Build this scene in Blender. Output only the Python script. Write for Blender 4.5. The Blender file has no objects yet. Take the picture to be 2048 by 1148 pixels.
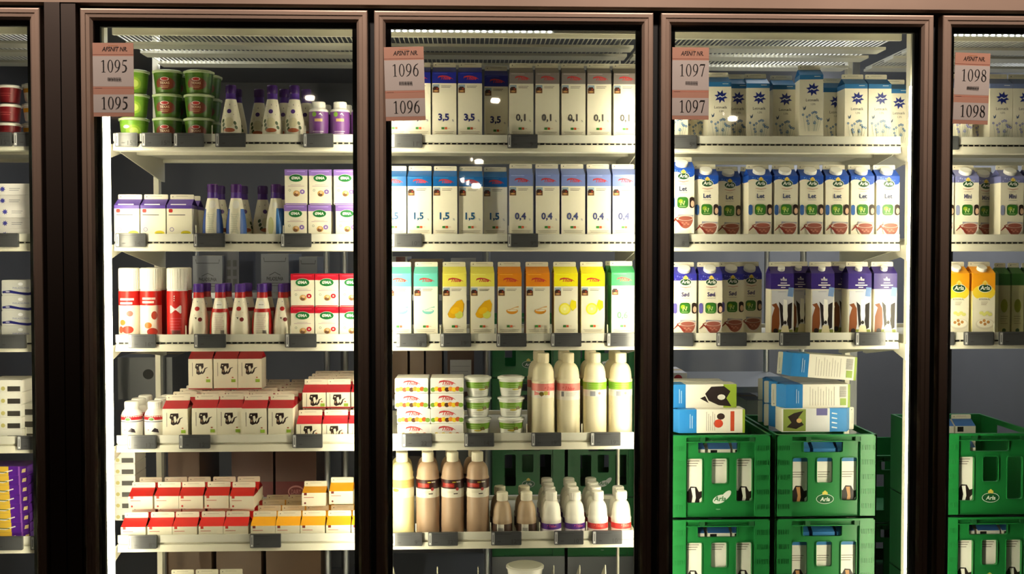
import bpy, math, random
from mathutils import Matrix, Vector
random.seed(7)
SC = bpy.context.scene
COL = SC.collection
R = math.radians
# ------------------------------------------------------------ camera
CAM = Vector((0.0, -2.9, 1.6)); FPX = 2204.0; YAW = R(2.2); PIT = R(1.79)
cd = bpy.data.cameras.new('camera'); cd.sensor_width = 36; cd.lens = FPX/2048*36
cam = bpy.data.objects.new('camera', cd); COL.objects.link(cam)
cam.location = CAM; cam.rotation_euler = (R(90)-PIT, 0, -YAW)
cd.clip_start = .05; cd.clip_end = 60
SC.camera = cam
_F = Vector((math.sin(YAW)*math.cos(PIT), math.cos(YAW)*math.cos(PIT), -math.sin(PIT)))
_R = Vector((math.cos(YAW), -math.sin(YAW), 0)); _U = _R.cross(_F)
def P(x, y, Y):
    """world point on the vertical plane Y seen at photo position x,y"""
    d = _F*FPX + _R*(x-1024) - _U*(y-574)
    t = (Y-CAM.y)/d.y
    return CAM + d*t
# ------------------------------------------------------------ world, exposure, shop lamps, added store room fill
W = bpy.data.worlds.new('world'); SC.world = W; W.use_nodes = True
W.node_tree.nodes['Background'].inputs[0].default_value = (.9, .62, .42, 1)
W.node_tree.nodes['Background'].inputs[1].default_value = .012
SC.view_settings.view_transform = 'Standard'; SC.view_settings.look = 'None'
SC.view_settings.gamma = 1; SC.view_settings.use_curve_mapping = False
SC.view_settings.exposure = 0.0
LED = 7.0
def spot(x, y, z, tx, ty, tz, e, size, blend, col=(1, .84, .72), rad=.06):
    l = bpy.data.lights.new('shop_spot', 'SPOT'); l.energy = e; l.spot_size = R(size); l.spot_blend = blend
    l.color = col; l.shadow_soft_size = rad
    o = bpy.data.objects.new('shop_spot', l); COL.objects.link(o); o.location = (x, y, z)
    o.rotation_euler = (Vector((tx, ty, tz))-Vector((x, y, z))).to_track_quat('-Z', 'Y').to_euler()
for sx in (-1.3, -.35, .55, 1.4):
    spot(sx, -.85, 3.05, sx, 0, 2.42, 125, 66, 1.0)

for ax_, ay_, e_ in ((-.9, .82, 4.2), (.9, .82, 4.2), (1.6, 1.6, 18)):  # fill lights without fixtures, added to brighten the store room's walls and boxes
    l = bpy.data.lights.new('cold_room_fill', 'AREA'); l.shape = 'RECTANGLE'; l.size = .1; l.size_y = 1.0; l.energy = e_; l.color = (.95, .97, 1)
    o = bpy.data.objects.new('cold_room_fill', l); COL.objects.link(o); o.location = (ax_, ay_, 2.33)
# ------------------------------------------------------------ materials
def s2l(c): return tuple((v/255/12.92) if v/255 <= .04045 else ((v/255+.055)/1.055)**2.4 for v in c[:3])
SPEC = {  # name: colour, rough, metallic
 'bronze': ((156, 132, 117), .3, .4), 'bronze_dark': ((64, 53, 47), .4, .45), 'gap': ((5, 4, 4), .8, 0),
 'shelf': ((226, 222, 205), .42, 0), 'rail': ((214, 212, 200), .18, 0), 'wall': ((112, 112, 116), .6, 0),
 'cfloor': ((60, 60, 62), .7, 0), 'chrome': ((170, 172, 175), .3, .8), 'black': ((14, 13, 13), .5, 0),
 'tagcase': ((70, 70, 72), .3, 0), 'lcd': ((74, 75, 78), .22, 0), 'lcdink': ((14, 15, 18), .4, 0),
 'crate': ((24, 112, 52), .38, 0), 'cratedk': ((16, 84, 40), .5, 0), 'card': ((120, 92, 66), .85, 0),
 'wire': ((215, 212, 196), .3, 0), 'paper': ((214, 206, 200), .6, 0), 'salmon': ((214, 160, 138), .6, 0),
}
MATS = {}
def mat(k):
    if k in MATS: return MATS[k]
    if isinstance(k, tuple): col, ro, me = k[:3], (k[3] if len(k) > 3 else .38), 0; nm = 'print_%02x%02x%02x' % k[:3]
    elif k in SPEC: col, ro, me = SPEC[k]; nm = k
    else: return None
    m = bpy.data.materials.new(nm); m.use_nodes = True
    nt = m.node_tree; b = nt.nodes['Principled BSDF']
    c = s2l(col)
    b.inputs['Roughness'].default_value = ro; b.inputs['Metallic'].default_value = me
    n = nt.nodes.new('ShaderNodeTexNoise'); n.inputs['Scale'].default_value = 14; n.inputs['Detail'].default_value = 2
    tc = nt.nodes.new('ShaderNodeTexCoord'); nt.links.new(tc.outputs['Object'], n.inputs['Vector'])
    mx = nt.nodes.new('ShaderNodeMix'); mx.data_type = 'RGBA'
    mx.inputs['A'].default_value = tuple(v*.94 for v in c)+(1,); mx.inputs['B'].default_value = tuple(min(1, v*1.05) for v in c)+(1,)
    nt.links.new(n.outputs['Fac'], mx.inputs['Factor']); nt.links.new(mx.outputs['Result'], b.inputs['Base Color'])
    if me > .5:
        mp = nt.nodes.new('ShaderNodeMapping'); mp.inputs['Scale'].default_value = (40, 40, 3)
        nt.links.new(tc.outputs['Object'], mp.inputs['Vector']); nt.links.new(mp.outputs['Vector'], n.inputs['Vector'])
    MATS[k] = m
    return m
def emis(name, col, s):
    m = bpy.data.materials.new(name); m.use_nodes = True; nt = m.node_tree
    b = nt.nodes['Principled BSDF']; b.inputs['Emission Color'].default_value = col+(1,)
    b.inputs['Emission Strength'].default_value = s; b.inputs['Base Color'].default_value = (.8, .8, .8, 1)
    MATS[name] = m
emis('led', (1, .91, .66), LED*4); emis('ledspot', (.9, .95, 1), 14); emis('lamp', (1, .85, .65), 60)
def clear(name, tint, fac, rough):
    m = bpy.data.materials.new(name); m.use_nodes = True; nt = m.node_tree; nt.nodes.clear()
    o = nt.nodes.new('ShaderNodeOutputMaterial'); t = nt.nodes.new('ShaderNodeBsdfTransparent'); t.inputs[0].default_value = tint+(1,)
    g = nt.nodes.new('ShaderNodeBsdfGlossy'); g.inputs['Roughness'].default_value = rough
    fr = nt.nodes.new('ShaderNodeFresnel'); fr.inputs[0].default_value = 1.45
    mu = nt.nodes.new('ShaderNodeMath'); mu.operation = 'MULTIPLY'; mu.inputs[1].default_value = fac
    mx = nt.nodes.new('ShaderNodeMixShader')
    nt.links.new(fr.outputs[0], mu.inputs[0]); nt.links.new(mu.outputs[0], mx.inputs[0])
    nt.links.new(t.outputs[0], mx.inputs[1]); nt.links.new(g.outputs[0], mx.inputs[2]); nt.links.new(mx.outputs[0], o.inputs[0])
    MATS[name] = m
clear('glass', (.97, .98, .97), 1.0, .02)
clear('plastic', (.86, .88, .86), 2.2, .12)

# ------------------------------------------------------------ text meshes
TC = {}
def tmesh(s, bold=0, shear=0):
    k = (s, bold, shear)
    if k in TC: return TC[k]
    cu = bpy.data.curves.new('t', 'FONT'); cu.body = s; cu.size = 1; cu.resolution_u = 2; cu.offset = bold; cu.shear = shear
    ob = bpy.data.objects.new('t', cu); COL.objects.link(ob)
    dg = bpy.context.evaluated_depsgraph_get(); dg.update()
    oe = ob.evaluated_get(dg); me = oe.to_mesh()
    vs = [(v.co.x, v.co.y) for v in me.vertices]; fs = [tuple(p.vertices) for p in me.polygons]
    oe.to_mesh_clear(); bpy.data.objects.remove(ob); bpy.data.curves.remove(cu)
    x0 = min(v[0] for v in vs); x1 = max(v[0] for v in vs); y0 = min(v[1] for v in vs); y1 = max(v[1] for v in vs)
    TC[k] = ([((a-x0)/(y1-y0), (b-y0)/(y1-y0)) for a, b in vs], fs, (x1-x0)/(y1-y0))
    return TC[k]
# ------------------------------------------------------------ mesh builder
class MB:
    def __init__(s): s.v = []; s.f = []
    def poly(s, pts, m, sm=False):
        i = len(s.v); s.v += [tuple(p) for p in pts]; s.f.append((tuple(range(i, i+len(pts))), m, sm))
    def box(s, x0, x1, y0, y1, z0, z1, m, sides=None):
        c = [(x0,y0,z0),(x1,y0,z0),(x1,y1,z0),(x0,y1,z0),(x0,y0,z1),(x1,y0,z1),(x1,y1,z1),(x0,y1,z1)]
        i = len(s.v); s.v += c
        for n, q in (('b',(0,3,2,1)),('t',(4,5,6,7)),('f',(0,1,5,4)),('r',(1,2,6,5)),('k',(2,3,7,6)),('l',(3,0,4,7))):
            s.f.append((tuple(i+a for a in q), (sides or {}).get(n, m), False))
        return s
    def rbox(s, x0, x1, y0, y1, z0, z1, m, r=.004, ax='y', n=3):
        """box with rounded corners in the plane across ax"""
        if ax == 'y': a0,a1,b0,b1,c0,c1 = x0,x1,z0,z1,y0,y1; f = lambda a,b,c: (a,c,b)
        elif ax == 'z': a0,a1,b0,b1,c0,c1 = x0,x1,y0,y1,z0,z1; f = lambda a,b,c: (a,b,c)
        else: a0,a1,b0,b1,c0,c1 = y0,y1,z0,z1,x0,x1; f = lambda a,b,c: (c,a,b)
        o = rrect(a0, b0, a1, b1, r, n)
        A = [f(a,b,c0) for a,b in o]; B = [f(a,b,c1) for a,b in o]
        s.poly(A if ax == 'y' else A[::-1], m); s.poly(B[::-1] if ax == 'y' else B, m); N = len(o)
        for i in range(N):
            q = [A[i], A[(i+1)%N], B[(i+1)%N], B[i]]
            s.poly(q[::-1] if ax == 'y' else q, m, True)
        return s
    def lathe(s, prof, n=24, cx=0, cy=0):
        """prof: list of (r, z, mat of the band above)"""
        base = len(s.v)
        for r, z, m in prof:
            for i in range(n):
                a = 2*math.pi*i/n; s.v.append((cx+r*math.cos(a), cy+r*math.sin(a), z))
        for k in range(len(prof)-1):
            for i in range(n):
                j = (i+1) % n
                s.f.append(((base+k*n+i, base+k*n+j, base+(k+1)*n+j, base+(k+1)*n+i), prof[k][2], True))
        s.f.append((tuple(base+i for i in range(n))[::-1], prof[0][2], False))
        e = base+(len(prof)-1)*n; s.f.append((tuple(e+i for i in range(n)), prof[-1][2] or prof[-2][2], False))
        return s
    def tube(s, a, b, r, m, n=8):
        a = Vector(a); b = Vector(b); d = (b-a).normalized()
        u = d.orthogonal().normalized(); w = d.cross(u); i0 = len(s.v)
        for p in (a, b):
            for i in range(n):
                t = 2*math.pi*i/n; s.v.append(tuple(p+u*math.cos(t)*r+w*math.sin(t)*r))
        for i in range(n):
            j = (i+1) % n; s.f.append(((i0+i, i0+j, i0+n+j, i0+n+i), m, True))
        s.f.append((tuple(i0+i for i in range(n))[::-1], m, False)); s.f.append((tuple(i0+n+i for i in range(n)), m, False))
        return s
    def build(s, name, parent=None, loc=(0,0,0)):
        me = bpy.data.meshes.new(name); me.from_pydata(s.v, [], [f[0] for f in s.f])
        ks = []
        for f in s.f:
            if f[1] not in ks: ks.append(f[1])
        for k in ks: me.materials.append(mat(k))
        me.polygons.foreach_set('material_index', [ks.index(f[1]) for f in s.f])
        me.polygons.foreach_set('use_smooth', [f[2] for f in s.f])
        me.update()
        if any(f[2] for f in s.f): me.set_sharp_from_angle(angle=R(38))
        o = bpy.data.objects.new(name, me); COL.objects.link(o); o.location = loc
        if parent: o.parent = parent
        return o
def rrect(x0, y0, x1, y1, r, n=3):
    o = []
    for cx, cy, a0 in ((x1-r,y1-r,0),(x0+r,y1-r,90),(x0+r,y0+r,180),(x1-r,y0+r,270)):
        for i in range(n+1):
            a = R(a0+90*i/n); o.append((cx+r*math.cos(a), cy+r*math.sin(a)))
    return o
class Face:
    """flat printed face: origin O (bottom left), axes U (right) and V (up)"""
    def __init__(s, b, O, U, V):
        s.b = b; s.O = Vector(O); s.U = Vector(U); s.V = Vector(V); s.N = s.U.cross(s.V); s.e = 0
    def at(s, u, v): return s.O + s.U*u + s.V*v + s.N*s.e
    def poly(s, pts, m): s.e += .00006; s.b.poly([s.at(u, v) for u, v in pts], m)
    def rect(s, u0, v0, u1, v1, m): s.poly([(u0,v0),(u1,v0),(u1,v1),(u0,v1)], m)
    def rr(s, u0, v0, u1, v1, r, m): s.poly(rrect(u0,v0,u1,v1,r), m)
    def ell(s, cx, cy, rx, ry, m, n=20, a=0):
        ca, sa = math.cos(a), math.sin(a)
        s.poly([(cx+rx*math.cos(t)*ca-ry*math.sin(t)*sa, cy+rx*math.cos(t)*sa+ry*math.sin(t)*ca) for t in [2*math.pi*i/n for i in range(n)]], m)
    def star(s, cx, cy, r0, r1, n, m, a=0):
        s.poly([(cx+(r1 if i % 2 else r0)*math.sin(math.pi*i/n+a), cy+(r1 if i % 2 else r0)*math.cos(math.pi*i/n+a)) for i in range(2*n)], m)
    def txt(s, t, cx, y0, h, m, maxw=9, bold=0, shear=0, al='c'):
        vs, fs, w = tmesh(t, bold, shear); s.e += .00006
        k = min(1, maxw/(w*h)); W_ = w*h*k; x0 = cx-W_/2 if al == 'c' else (cx if al == 'l' else cx-W_)
        i = len(s.b.v); s.b.v += [tuple(s.at(x0+a*h*k, y0+b*h)) for a, b in vs]
        for f in fs: s.b.f.append((tuple(i+a for a in f), m, False))
    def ring(s, cx, cy, ro, ri, m, n=20):
        """ro, ri = (rx, ry) outer / inner"""
        s.e += .00006
        for i in range(n):
            a, c = 2*math.pi*i/n, 2*math.pi*(i+1)/n
            s.b.poly([s.at(cx+ro[0]*math.cos(a), cy+ro[1]*math.sin(a)), s.at(cx+ro[0]*math.cos(c), cy+ro[1]*math.sin(c)),
                      s.at(cx+ri[0]*math.cos(c), cy+ri[1]*math.sin(c)), s.at(cx+ri[0]*math.cos(a), cy+ri[1]*math.sin(a))], m)
    def stroke(s, pts, m):
        """pts: (x, y, halfwidth)"""
        s.e += .00006; L = []; 
        for i, (x, y, w) in enumerate(pts):
            a = pts[max(0, i-1)]; c = pts[min(len(pts)-1, i+1)]
            dx, dy = c[0]-a[0], c[1]-a[1]; l = math.hypot(dx, dy) or 1
            L.append(((x-dy/l*w, y+dx/l*w), (x+dy/l*w, y-dx/l*w)))
        for p, q in zip(L, L[1:]): s.b.poly([s.at(*p[1]), s.at(*q[1]), s.at(*q[0]), s.at(*p[0])], m)
    def lines(s, u0, v, w, n, gap, m, th=.0011, cen=False):
        for i in range(n):
            ww = w*(1-.22*((i*7) % 3)/2); o = (w-ww)/2 if cen else 0
            s.rect(u0+o, v-i*gap-th, u0+o+ww, v-i*gap, m)
class Cyl(Face):
    """face wrapped on a surface of revolution; u = arc length from the front (cx = 0), v = height"""
    def __init__(s, b, rad, a0=0): s.b = b; s.rad = rad; s.e = .0002; s.a0 = a0
    def at(s, u, v):
        r = s.rad(v)+s.e; a = s.a0+u/s.rad(v)
        return Vector((r*math.sin(a), -r*math.cos(a), v))
    def rect(s, u0, v0, u1, v1, m, nu=None):
        s.e += .00006; n = nu or max(1, int(abs(u1-u0)/.004)); k = max(1, int(abs(v1-v0)/.006))
        for i in range(n):
            a, c = u0+(u1-u0)*i/n, u0+(u1-u0)*(i+1)/n
            for j in range(k):
                b0, b1 = v0+(v1-v0)*j/k, v0+(v1-v0)*(j+1)/k
                s.b.poly([s.at(a,b0), s.at(c,b0), s.at(c,b1), s.at(a,b1)], m, True)
    def poly(s, pts, m):
        s.e += .00006
        if len(pts) < 5: s.b.poly([s.at(u, v) for u, v in pts], m); return
        cu = sum(p[0] for p in pts)/len(pts); cv = sum(p[1] for p in pts)/len(pts)
        K_ = max(1, int(max(math.hypot(p[0]-cu, p[1]-cv) for p in pts)/.0045)+1); f = lambda p, t: s.at(cu+(p[0]-cu)*t, cv+(p[1]-cv)*t)
        for i in range(len(pts)):
            p, q = pts[i], pts[(i+1) % len(pts)]; s.b.poly([s.at(cu, cv), f(p, 1/K_), f(q, 1/K_)], m)
            for k in range(1, K_): s.b.poly([f(p, k/K_), f(p, (k+1)/K_), f(q, (k+1)/K_), f(q, k/K_)], m)
def rprof(prof):
    pts = [(z, r) for r, z, m in prof]
    def f(v):
        for (z0, r0), (z1, r1) in zip(pts, pts[1:]):
            if z0 <= v <= z1 and z1 > z0: return r0+(r1-r0)*(v-z0)/(z1-z0)
        return pts[-1][1] if v > pts[-1][0] else pts[0][1]
    return f
# ------------------------------------------------------------ things
def tag(o, label=None, cat=None, group=None, kind=None):
    if label: o['label'] = label
    if cat: o['category'] = cat
    if group: o['group'] = group
    if kind: o['kind'] = kind
    return o
def empty(name, loc=(0,0,0), rz=0):
    o = bpy.data.objects.new(name, None); COL.objects.link(o); o.location = loc; o.rotation_euler = (0,0,rz)
    o.empty_display_size = .02; return o
def copy_tree(o, parent=None):
    c = o.copy(); COL.objects.link(c); c.parent = parent
    for ch in KIDS.get(o.name, []): copy_tree(ch, c)
    return c
KIDS = {}
def reg(root):
    for o in list(bpy.data.objects)[::-1]:
        pass
def kids(o):
    return [c for c in o.children]
PROTO = {}
def inst(key, x, y, z, label, group=None, rot=(0,0,0)):
    fn, args, cat = KIND[key]
    if key not in PROTO:
        root = empty(args.get('name', 'milk_carton')); fn(root, args); PROTO[key] = (root, None)
        bpy.context.view_layer.update()
        def rec(o):
            KIDS[o.name] = list(o.children)
            for c in o.children: rec(c)
        rec(root); o = root
    else:
        o = copy_tree(PROTO[key][0])
    o.location = (x, y, z); o.rotation_euler = rot
    for k in list(o.keys()): del o[k]
    tag(o, label, cat, group)
    return o
ORD = ['first','second','third','fourth','fifth','sixth','seventh','eighth','ninth','tenth','eleventh','twelfth']
# ------------------------------------------------------------ printed artwork
CREAM = (238, 232, 212); WHITE = (243, 241, 235); INK = (60, 58, 60); RED = (176, 30, 34); GREEN = (66, 140, 40)
def script_logo(F, cx, y, w, m=(190, 50, 54)):
    F.txt('Thise', cx+w*.04, y-w*.07, w*.24, m, w*.86, .03, .35)
    F.stroke([(cx-w*.5, y+w*.02, w*.008), (cx-w*.44, y+w*.12, w*.045), (cx-w*.2, y+w*.17, w*.05), (cx+w*.1, y+w*.15, w*.035), (cx+w*.35, y+w*.07, w*.025), (cx+w*.52, y-w*.03, w*.01)], m)
def farm_photo(F, u, v, s):
    F.rect(u, v, u+s, v+s*1.25, (150, 170, 190)); F.rect(u, v, u+s, v+s*.75, (120, 84, 50))
    F.poly([(u, v+s*.55), (u+s*.2, v+s*.95), (u+s*.75, v+s*.95), (u+s*.95, v+s*.5), (u+s*.6, v+s*.35), (u+.1*s, v+s*.4)], (58, 34, 24))
    F.ell(u+s*.5, v+s*.28, s*.32, s*.14, (196, 150, 96), 10); F.rect(u+s*.55, v+s*.5, u+s*.8, v+s*.75, (150, 52, 36))
def eco_marks(F, cx, v, w):
    F.rect(cx-w*.5, v, cx-w*.16, v+w*.26, (60, 130, 50)); F.rect(cx-w*.12, v, cx+w*.16, v+w*.26, (206, 92, 50))
    F.lines(cx+w*.2, v+w*.16, w*.3, 1, .001, (190, 120, 90), .0008)
def bowl(F, cx, cy, s, m, m2=None):
    m2 = m2 or m
    F.poly([(cx+s*math.cos(a), cy+s*.62*math.sin(a)) for a in [math.pi+math.pi*i/12 for i in range(13)]], m)
    F.ell(cx, cy, s, s*.24, m2, 18); F.ell(cx, cy+s*.02, s*.8, s*.16, CREAM, 18)
    F.stroke([(cx-s*.5, cy+s*.05, s*.05), (cx+s*.4, cy+s*.5, s*.04), (cx+s*1.1, cy+s*.62, s*.1)], m2)
def cow_pic(F, u, v, s, dk=(46, 32, 28)):
    """little black calf picture: blocky head, blaze, neck and tail"""
    F.poly([(u, v+s*.62), (u+s*.08, v+s*.98), (u+s*.72, v+s), (u+s*.74, v+s*.66), (u+s*.6, v+s*.5), (u+s*.62, v+s*.12), (u+s*.3, v), (u+s*.1, v+s*.12), (u+s*.14, v+s*.5)], dk)
    F.poly([(u+s*.34, v+s*.72), (u+s*.5, v+s*.78), (u+s*.6, v+s*.4), (u+s*.44, v+s*.2), (u+s*.36, v+s*.4)], CREAM)
    F.ell(u+s*.2, v+s*.8, s*.07, s*.05, CREAM, 8); F.ell(u+s*.24, v+s*.34, s*.08, s*.1, (150, 120, 96), 8)
    F.stroke([(u+s*.62, v+s*.1, s*.06), (u+s*.78, v+s*.3, s*.07), (u+s*.86, v+s*.55, s*.05), (u+s*1.08, v+s*.66, s*.02)], dk)
def holstein(F, u, v, w, h, brown=True):
    """grazing cows photograph: sky, two heads, meadow"""
    F.rect(u, v, u+w, v+h, (206, 206, 216)); F.rect(u, v, u+w, v+h*.16, (128, 138, 62))
    bk = (34, 26, 26); br = (128, 70, 34)
    if brown:
        F.poly([(u, v+h*.1), (u+w*.02, v+h*.5), (u+w*.14, v+h*.72), (u-w*.0, v+h*.8), (u+w*.22, v+h*.84), (u+w*.36, v+h*.7), (u+w*.38, v+h*.3), (u+w*.3, v+h*.06)], br)
    F.poly([(u+w*.34, v+h*.88), (u+w*.52, v+h*.78), (u+w*.58, v+h*.3), (u+w*.46, v+h*.2), (u+w*.4, v+h*.6)], bk)
    F.poly([(u+w*.96, v+h*.86), (u+w*.76, v+h*.8), (u+w*.72, v+h*.4), (u+w*.8, v+h*.16), (u+w*.94, v+h*.2)], bk)
    F.poly([(u+w*.56, v+h*.94), (u+w*.72, v+h*.92), (u+w*.76, v+h*.5), (u+w*.7, v+h*.3), (u+w*.58, v+h*.3), (u+w*.53, v+h*.55)], WHITE)
    F.ell(u+w*.64, v+h*.34, w*.07, h*.05, bk, 10)
    F.poly([(u+w*.42, v+h*.02), (u+w*.5, v+h*.26), (u+w*.78, v+h*.26), (u+w*.86, v+h*.02)], (226, 216, 180)); F.ell(u+w*.2, v+h*.12, w*.12, h*.07, bk, 8)
def flower_logo(F, cx, cy, w, word='Arla', ring=WHITE):
    F.ell(cx-w*.08, cy+w*.36, w*.13, w*.14, (226, 196, 84), 12); F.ell(cx+w*.1, cy+w*.34, w*.12, w*.13, (226, 200, 100), 12)
    F.ell(cx, cy+w*.44, w*.12, w*.13, (240, 214, 110), 12)
    F.ell(cx, cy, w*.5, w*.31, ring, 24); F.ell(cx, cy, w*.465, w*.27, (26, 74, 40), 24)
    F.ell(cx, cy+w*.33, w*.09, w*.1, (232, 190, 60), 10)
    F.txt(word, cx, cy-w*.12, w*.3, WHITE, w*.78, .02, .15)
def oval_word(F, cx, cy, w, word='ØMA'):
    F.ell(cx, cy, w*.5, w*.29, (226, 232, 220), 24); F.ell(cx, cy, w*.48, w*.265, (28, 110, 52), 24); F.txt(word, cx, cy-w*.1, w*.22, WHITE, w*.72, .03)
def barcode(F, u, v, w, h, m=INK):
    x = u; i = 0
    while x < u+w:
        t = (.0005, .001, .0007, .0013)[i % 4]; F.rect(x, v, x+t, v+h, m); x += t+(.0007, .0005, .001)[i % 3]; i += 1
# ------------------------------------------------------------ gable-top carton
def carton(root, a):
    w, d, h = a['w'], a['d'], a['h']; roof = a.get('roof', .02); fin = a.get('fin', .013)
    hb = h-roof-fin; hr = h-fin; top = a['top']; side = a.get('side', CREAM); body = a.get('body', CREAM); tv = a.get('tv', hb*.78)
    b = MB(); x, y = w/2, d/2
    b.poly([(-x,-y,0),(x,-y,0),(x,-y,hb),(-x,-y,hb)], body); b.poly([(x,y,0),(-x,y,0),(-x,y,hb),(x,y,hb)], body)
    st = a.get('sidetop', top)
    for s in (-1, 1):
        q = [(s*x,-s*y,0),(s*x,s*y,0),(s*x,s*y,tv),(s*x,-s*y,tv)]; b.poly(q, side)
        b.poly([(s*x,-s*y,tv),(s*x,s*y,tv),(s*x,s*y,hb),(s*x,-s*y,hb)], st)
        f = (s*(x-w*.3), 0, hb+roof*.45); r0 = (s*(x-.001), -s*.0015, hr); r1 = (s*(x-.001), s*.0015, hr)
        b.poly([(s*x,-s*y,hb),(s*x,s*y,hb),f], st); b.poly([(s*x,s*y,hb),r1,f], st); b.poly([f,r0,(s*x,-s*y,hb)], st)
    b.poly([(x,-y,0),(-x,-y,0),(-x,y,0),(x,y,0)], CREAM)
    for s in (-1, 1):
        b.poly([(-s*x,s*-y*1,hb),(s*x,-s*y,hb),(s*(x-.001),-s*.0015,hr),(-s*(x-.001),-s*.0015,hr)], a.get('rooftop', top))
    F = Face(b, (0, -y-.0001, 0), (1,0,0), (0,0,1))
    if not a.get('notop'): F.rect(-x, tv, x, hb, top)
    a['art'](F, w, hb, tv, a)
    B = Face(b, (0, y+.0001, 0), (-1,0,0), (0,0,1)); B.rect(-x, tv, x, hb, top); B.lines(-x*.8, tv*.9, w*.8, max(1, min(8, int((tv-.03)/.01))), .009, (120,120,124)); barcode(B, -x*.6, .006, w*.45, .016)
    if a.get('roofart'):
        L = math.hypot(y, roof); a['roofart'](Face(b, (0, -y, hb), (1,0,0), (0, y/L, roof/L)), w, L, a)
    bo = b.build('carton_body', root)
    c = MB(); c.rbox(-x+.0015, x-.0015, -.0022, .0022, hr-.001, h, a.get('fincol', CREAM), .003, 'y')
    G = Face(c, (0, -.0023, hr), (1,0,0), (0,0,1)); G.ell(-x+.009, fin*.5, .0012, .0017, INK, 8); G.lines(-w*.24, fin*.68, w*.48, 1, .002, (176,168,150))
    c.build('top_seal', root)
    if a.get('cap'):
        n = Vector((0, -roof, y)).normalized(); t = Vector((0, y, roof)).normalized(); o = Vector((0, -y*.5, hb+roof*.5))
        k = MB(); r = a.get('capr', .0178); N = 20; pr = [(r, 0), (r, .009), (r*.9, .0105)]
        rings = [[tuple(o+n*hh+Vector((1,0,0))*rr*math.cos(2*math.pi*i/N)+t*rr*math.sin(2*math.pi*i/N)) for i in range(N)] for rr, hh in pr]
        for p, q in zip(rings, rings[1:]):
            for i in range(N): k.poly([p[i], p[(i+1)%N], q[(i+1)%N], q[i]], WHITE, True)
        k.poly(rings[-1], WHITE); k.build('screw_cap', bo)
def art_percent(F, w, hb, tv, a):
    nc = a['nc']; script_logo(F, w*.04, tv+(hb-tv)*.42, w*.62)
    F.lines(-w*.42, hb-.003, w*.55, 1, .002, tuple(min(255, v+60) for v in a['top']))
    farm_photo(F, -w*.48, tv-.0265, .0185); F.lines(-w*.44+.021, tv-.007, w*.42, 2, .0038, (88,80,74))
    if a.get('num'):
        F.txt(a['num'], -w*.03, .055 if a['h'] > .2 else .05, .0235, nc, w*.66, .032); F.txt('%', w*.36, .056, .006, nc)
    k = a.get('pic')
    if k == 'bowl': bowl(F, w*.1 if a['num'] is None else 0, tv-.068, w*.25, a['pc'], a.get('pc2'))
    if k == 'mango':
        F.poly([(-w*.3, .072), (-w*.16, .09), (w*.08, .108), (w*.3, .113), (w*.4, .1), (w*.36, .08), (w*.2, .066), (-w*.08, .06), (-w*.24, .063)], (226, 172, 22))
        F.ell(w*.18, .07, w*.17, .011, (206, 212, 96), 12); F.ell(w*.02, .082, w*.2, .009, (240, 190, 30), 12, .4)
    if k == 'lemon':
        F.ell(-w*.05, .086, w*.25, w*.25, (238, 226, 60), 20); F.ell(-w*.05, .086, w*.19, w*.19, (244, 238, 130), 16); F.ell(-w*.05, .086, w*.06, w*.06, (246, 243, 190), 8)
        F.poly([(w*.16,.096),(w*.24,.112),(w*.42,.108),(w*.44,.09),(w*.28,.08)], (236, 220, 30))
    eco_marks(F, w*.06, .034, w*.36); F.lines(-w*.4, .028, w*.8, 2, .0042, (150,140,124), .0011, True)
def art_star(F, w, hb, tv, a):
    F.lines(w*.12, tv+.009, w*.26, 1, .002, WHITE, .0014)
    F.star(w*.06, tv-.028, .0195, .0105, 8, (28, 44, 130), .2); F.stroke([(w*.06-.009, tv-.03, .0012), (w*.06-.003, tv-.026, .0016), (w*.06+.003, tv-.0295, .0014), (w*.06+.01, tv-.0265, .001)], WHITE)
    F.txt('Letmælk', w*.05, tv-.062, .0075, (60,60,64), w*.62); F.txt('1,5%', w*.08, tv-.073, .006, (60,60,64))
    bl = a.get('fc', (74, 116, 160)); rnd = random.Random(3)
    F.poly([(-w*.36, tv-.076),(-w*.3, tv-.081),(-w*.22, tv-.074),(-w*.24,tv-.084),(-w*.32,tv-.087)], (70,90,120))
    for i in range(15):
        u = -w*.36+w*.78*rnd.random(); v = .026+(.044)*rnd.random()*(1-abs(u)/w*.8)+.006
        F.stroke([(u, v, .0004), (u*.7, .012, .0004)], (170,180,170)); F.ell(u, v, .0034, .0034, bl, 8); F.ell(u, v, .0012, .0012, WHITE, 6)
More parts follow.
